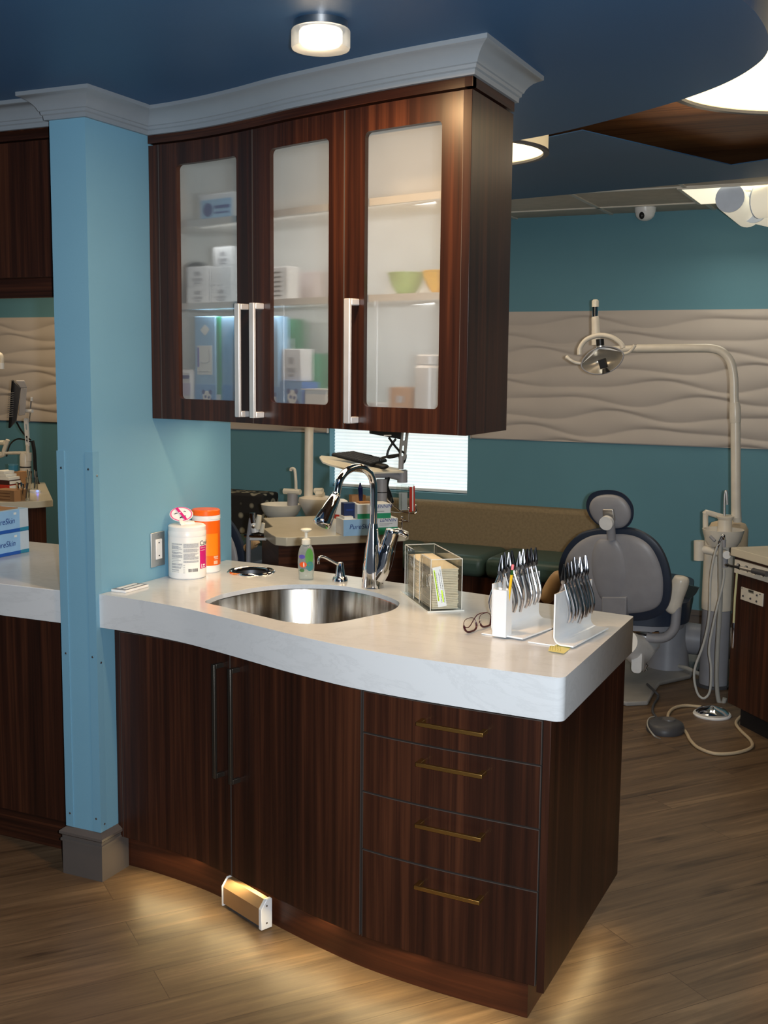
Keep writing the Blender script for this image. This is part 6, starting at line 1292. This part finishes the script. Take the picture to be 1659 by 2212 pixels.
# right cabinet
RA, RB = at(1576, 1182, z=ZI), at(1659, 1204, z=ZI); r1 = V((.66, -.75, 0)); r2 = V((.75, .66, 0))
t = thing('island_countertop', 'pale countertop of the dark delivery cabinet at the right edge', 'countertop', RA+r1*.4+r2*.3+V((0, 0, -.035)))
MB().prism([(p.x, p.y) for p in (RA+r1*.01, RA+r1*1.3, RA+r1*1.3+r2*.6, RA+r2*.6, RA+r2*.012)], ZI-.036, ZI).build('slab', m_stone2, t, bev=.003)
dc = thing('delivery_cabinet', 'dark walnut delivery cabinet with instrument ports at the right edge', 'cabinet', RA+r1*.4+r2*.3-V((0, 0, ZI)))
o = RA+r1*.015+r2*.02; Mr = Matrix((r1, r2, V((0, 0, 1)))).transposed().to_4x4(); Mr.translation = V((o.x, o.y, 0))
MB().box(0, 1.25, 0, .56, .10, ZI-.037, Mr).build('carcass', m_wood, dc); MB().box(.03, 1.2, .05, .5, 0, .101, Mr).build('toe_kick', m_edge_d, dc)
def rpt(px, py, off=0.):
    v = FWD + RIGHT*((px-829.5)/FPX) - UP*((py-1106)/FPX); return CAM+v*((o+r2*off-CAM).dot(r2)/v.dot(r2))
Ri = lambda px, py: Mr.inverted() @ rpt(px, py)
a, b_ = Ri(1587, 1209), Ri(1659, 1258); pz0, pz1 = Ri(1587, 1235).z, Ri(1593, 1208).z
q = MB(); ports = [Ri(x, y) for x, y in ((1600, 1220), (1617, 1228), (1634, 1234), (1651, 1242))]; rr_ = .019
hz = (pz0+pz1)/2; rr_ = .017; q.prism([(.018, pz0), (1.2, pz0), (1.2, pz1), (.018, pz1)], 0, .012, Mr @ Matrix.Rotation(PI/2, 4, 'X'), holes=[[(p.x+rr_*math.cos(2*PI*k/20), hz+rr_*math.sin(2*PI*k/20)) for k in range(20)] for p in ports]); q.build('port_panel', m_offw, dc)
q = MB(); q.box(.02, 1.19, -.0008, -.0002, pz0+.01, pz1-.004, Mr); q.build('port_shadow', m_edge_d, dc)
c1, c2 = Ri(1603, 1267), Ri(1648, 1310); q = MB(); q.box(c1.x, c2.x+.004, -.006, 0, Ri(1603, 1295).z, c1.z, Mr); cp_ = q.build('control_panel', m_offw, dc, bev=.002)
for (x, y, nm) in ((1608, 1287, 'switch'), (1624, 1293, 'switch'), (1637, 1299, 'switch'), (1638, 1286, 'switch'), (1606, 1270, 'screw'), (1645, 1284, 'screw')):
    p = Ri(x, y); q = MB(); q.lathe([(.005 if nm == 'switch' else .002, 0), (.004 if nm == 'switch' else .002, .004)], 12, M=Mr @ Matrix.Translation(V((p.x, -.006, p.z))) @ Matrix.Rotation(PI/2, 4, 'X')); q.build(nm, m_darkgrey, cp_)
p = Ri(1625, 1278); q = MB(); q.box(p.x-.02, p.x+.02, -.0072, -.006, p.z-.006, p.z+.007, Mr); q.build('gauge', m_nickel, cp_); q = MB(); q.box(p.x-.016, p.x+.016, -.0078, -.0072, p.z-.0005, p.z+.004, Mr); q.build('gauge_slot', m_ink, cp_)
h0, h1 = rpt(1570, 1220, -.05), rpt(1657, 1240, -.03)
t = thing('handpiece', 'black and silver dental drill resting across the instrument ports at right', 'handpiece', h0)
MB().tube([h0, h0.lerp(h1, .03), h0.lerp(h1, .06), h0.lerp(h1, .30), h0.lerp(h1, .36)], [.005, .007, .0045, .007, .0085], 12).build('head', m_black, t); MB().tube([h0.lerp(h1, .36), h0.lerp(h1, .66)], [.0085, .0095], 12).build('grip', m_nickel, t); MB().tube([h0.lerp(h1, .66), h0.lerp(h1, .70), h0.lerp(h1, 1.0)], [.012, .0125, .0125], 12).build('coupling', m_darkgrey, t)
w0, w1, w2 = rpt(1592, 1238, -.04), rpt(1585, 1345, -.04), rpt(1583, 1400, -.04)
t = thing('air_syringe', 'chrome syringe hanging on a pale tube in front of the delivery cabinet', 'syringe', w2)
MB().tube([w0, w0.lerp(w1, .5)+V((-.002, 0, 0)), w1], .005, 10).build('tube', mat('yellowish_tube', s2l((196, 194, 150)), .45), t); MB().tube([w1, w1.lerp(w2, .1), w1.lerp(w2, .9), w2], [.0065, .0085, .0085, .006], 12).build('body', m_chrome, t)
# second dental chair, mostly hidden behind the blue wing wall
YC = IC.y+.1; Oc = at(505, 1215, y=YC)
c2_ = thing('dental_chair', 'edge of a grey dental chair back with navy rim beside the blue wall end', 'dental chair', V((Oc.x-.15, YC, 0)))
Mc2 = frame((Oc.x-.17, YC, Oc.z), -.2); ol = [(.30*math.cos(a), .30*math.sin(a)*1.0) for a in lin(0, 2*PI, 40)[:-1]]; ol2 = [(.262*math.cos(a), .262*math.sin(a)) for a in lin(0, 2*PI, 40)[:-1]]
lens_shell(ol, .02, .02, Mc2).build('back_cushion', m_navy, c2_, ang=60); lens_shell(ol2, .03, .04, Mc2).build('back_shell', m_greysh, c2_, ang=60)
MB().lathe([(.10, .02), (.08, .35), (.08, .42)], 24, (Oc.x-.2, YC+.3, 0)).build('pedestal', m_greysh, c2_); MB().box(Oc.x-.42, Oc.x+.02, YC+.02, YC+.75, .42, .52).build('seat_cushion', m_navy, c2_, bev=.03); MB().lathe([(.001, 0), (.3, 0), (.3, .02), (.001, .02)], 30, (Oc.x-.2, YC+.3, 0)).build('base_plate', m_greysh, c2_)
p = at(548, 1185, y=YC-.05); MB().tube(catmull([at(524, 1190, y=YC-.05), at(540, 1178, y=YC-.05), at(552, 1172, y=YC-.05), at(556, 1176, y=YC-.05)], 5), [.02]*5+[.026]*6+[.018]*5, 12).build('armrest_pad', mat('lit_arm_pad', s2l((196, 160, 116)), .45), c2_)
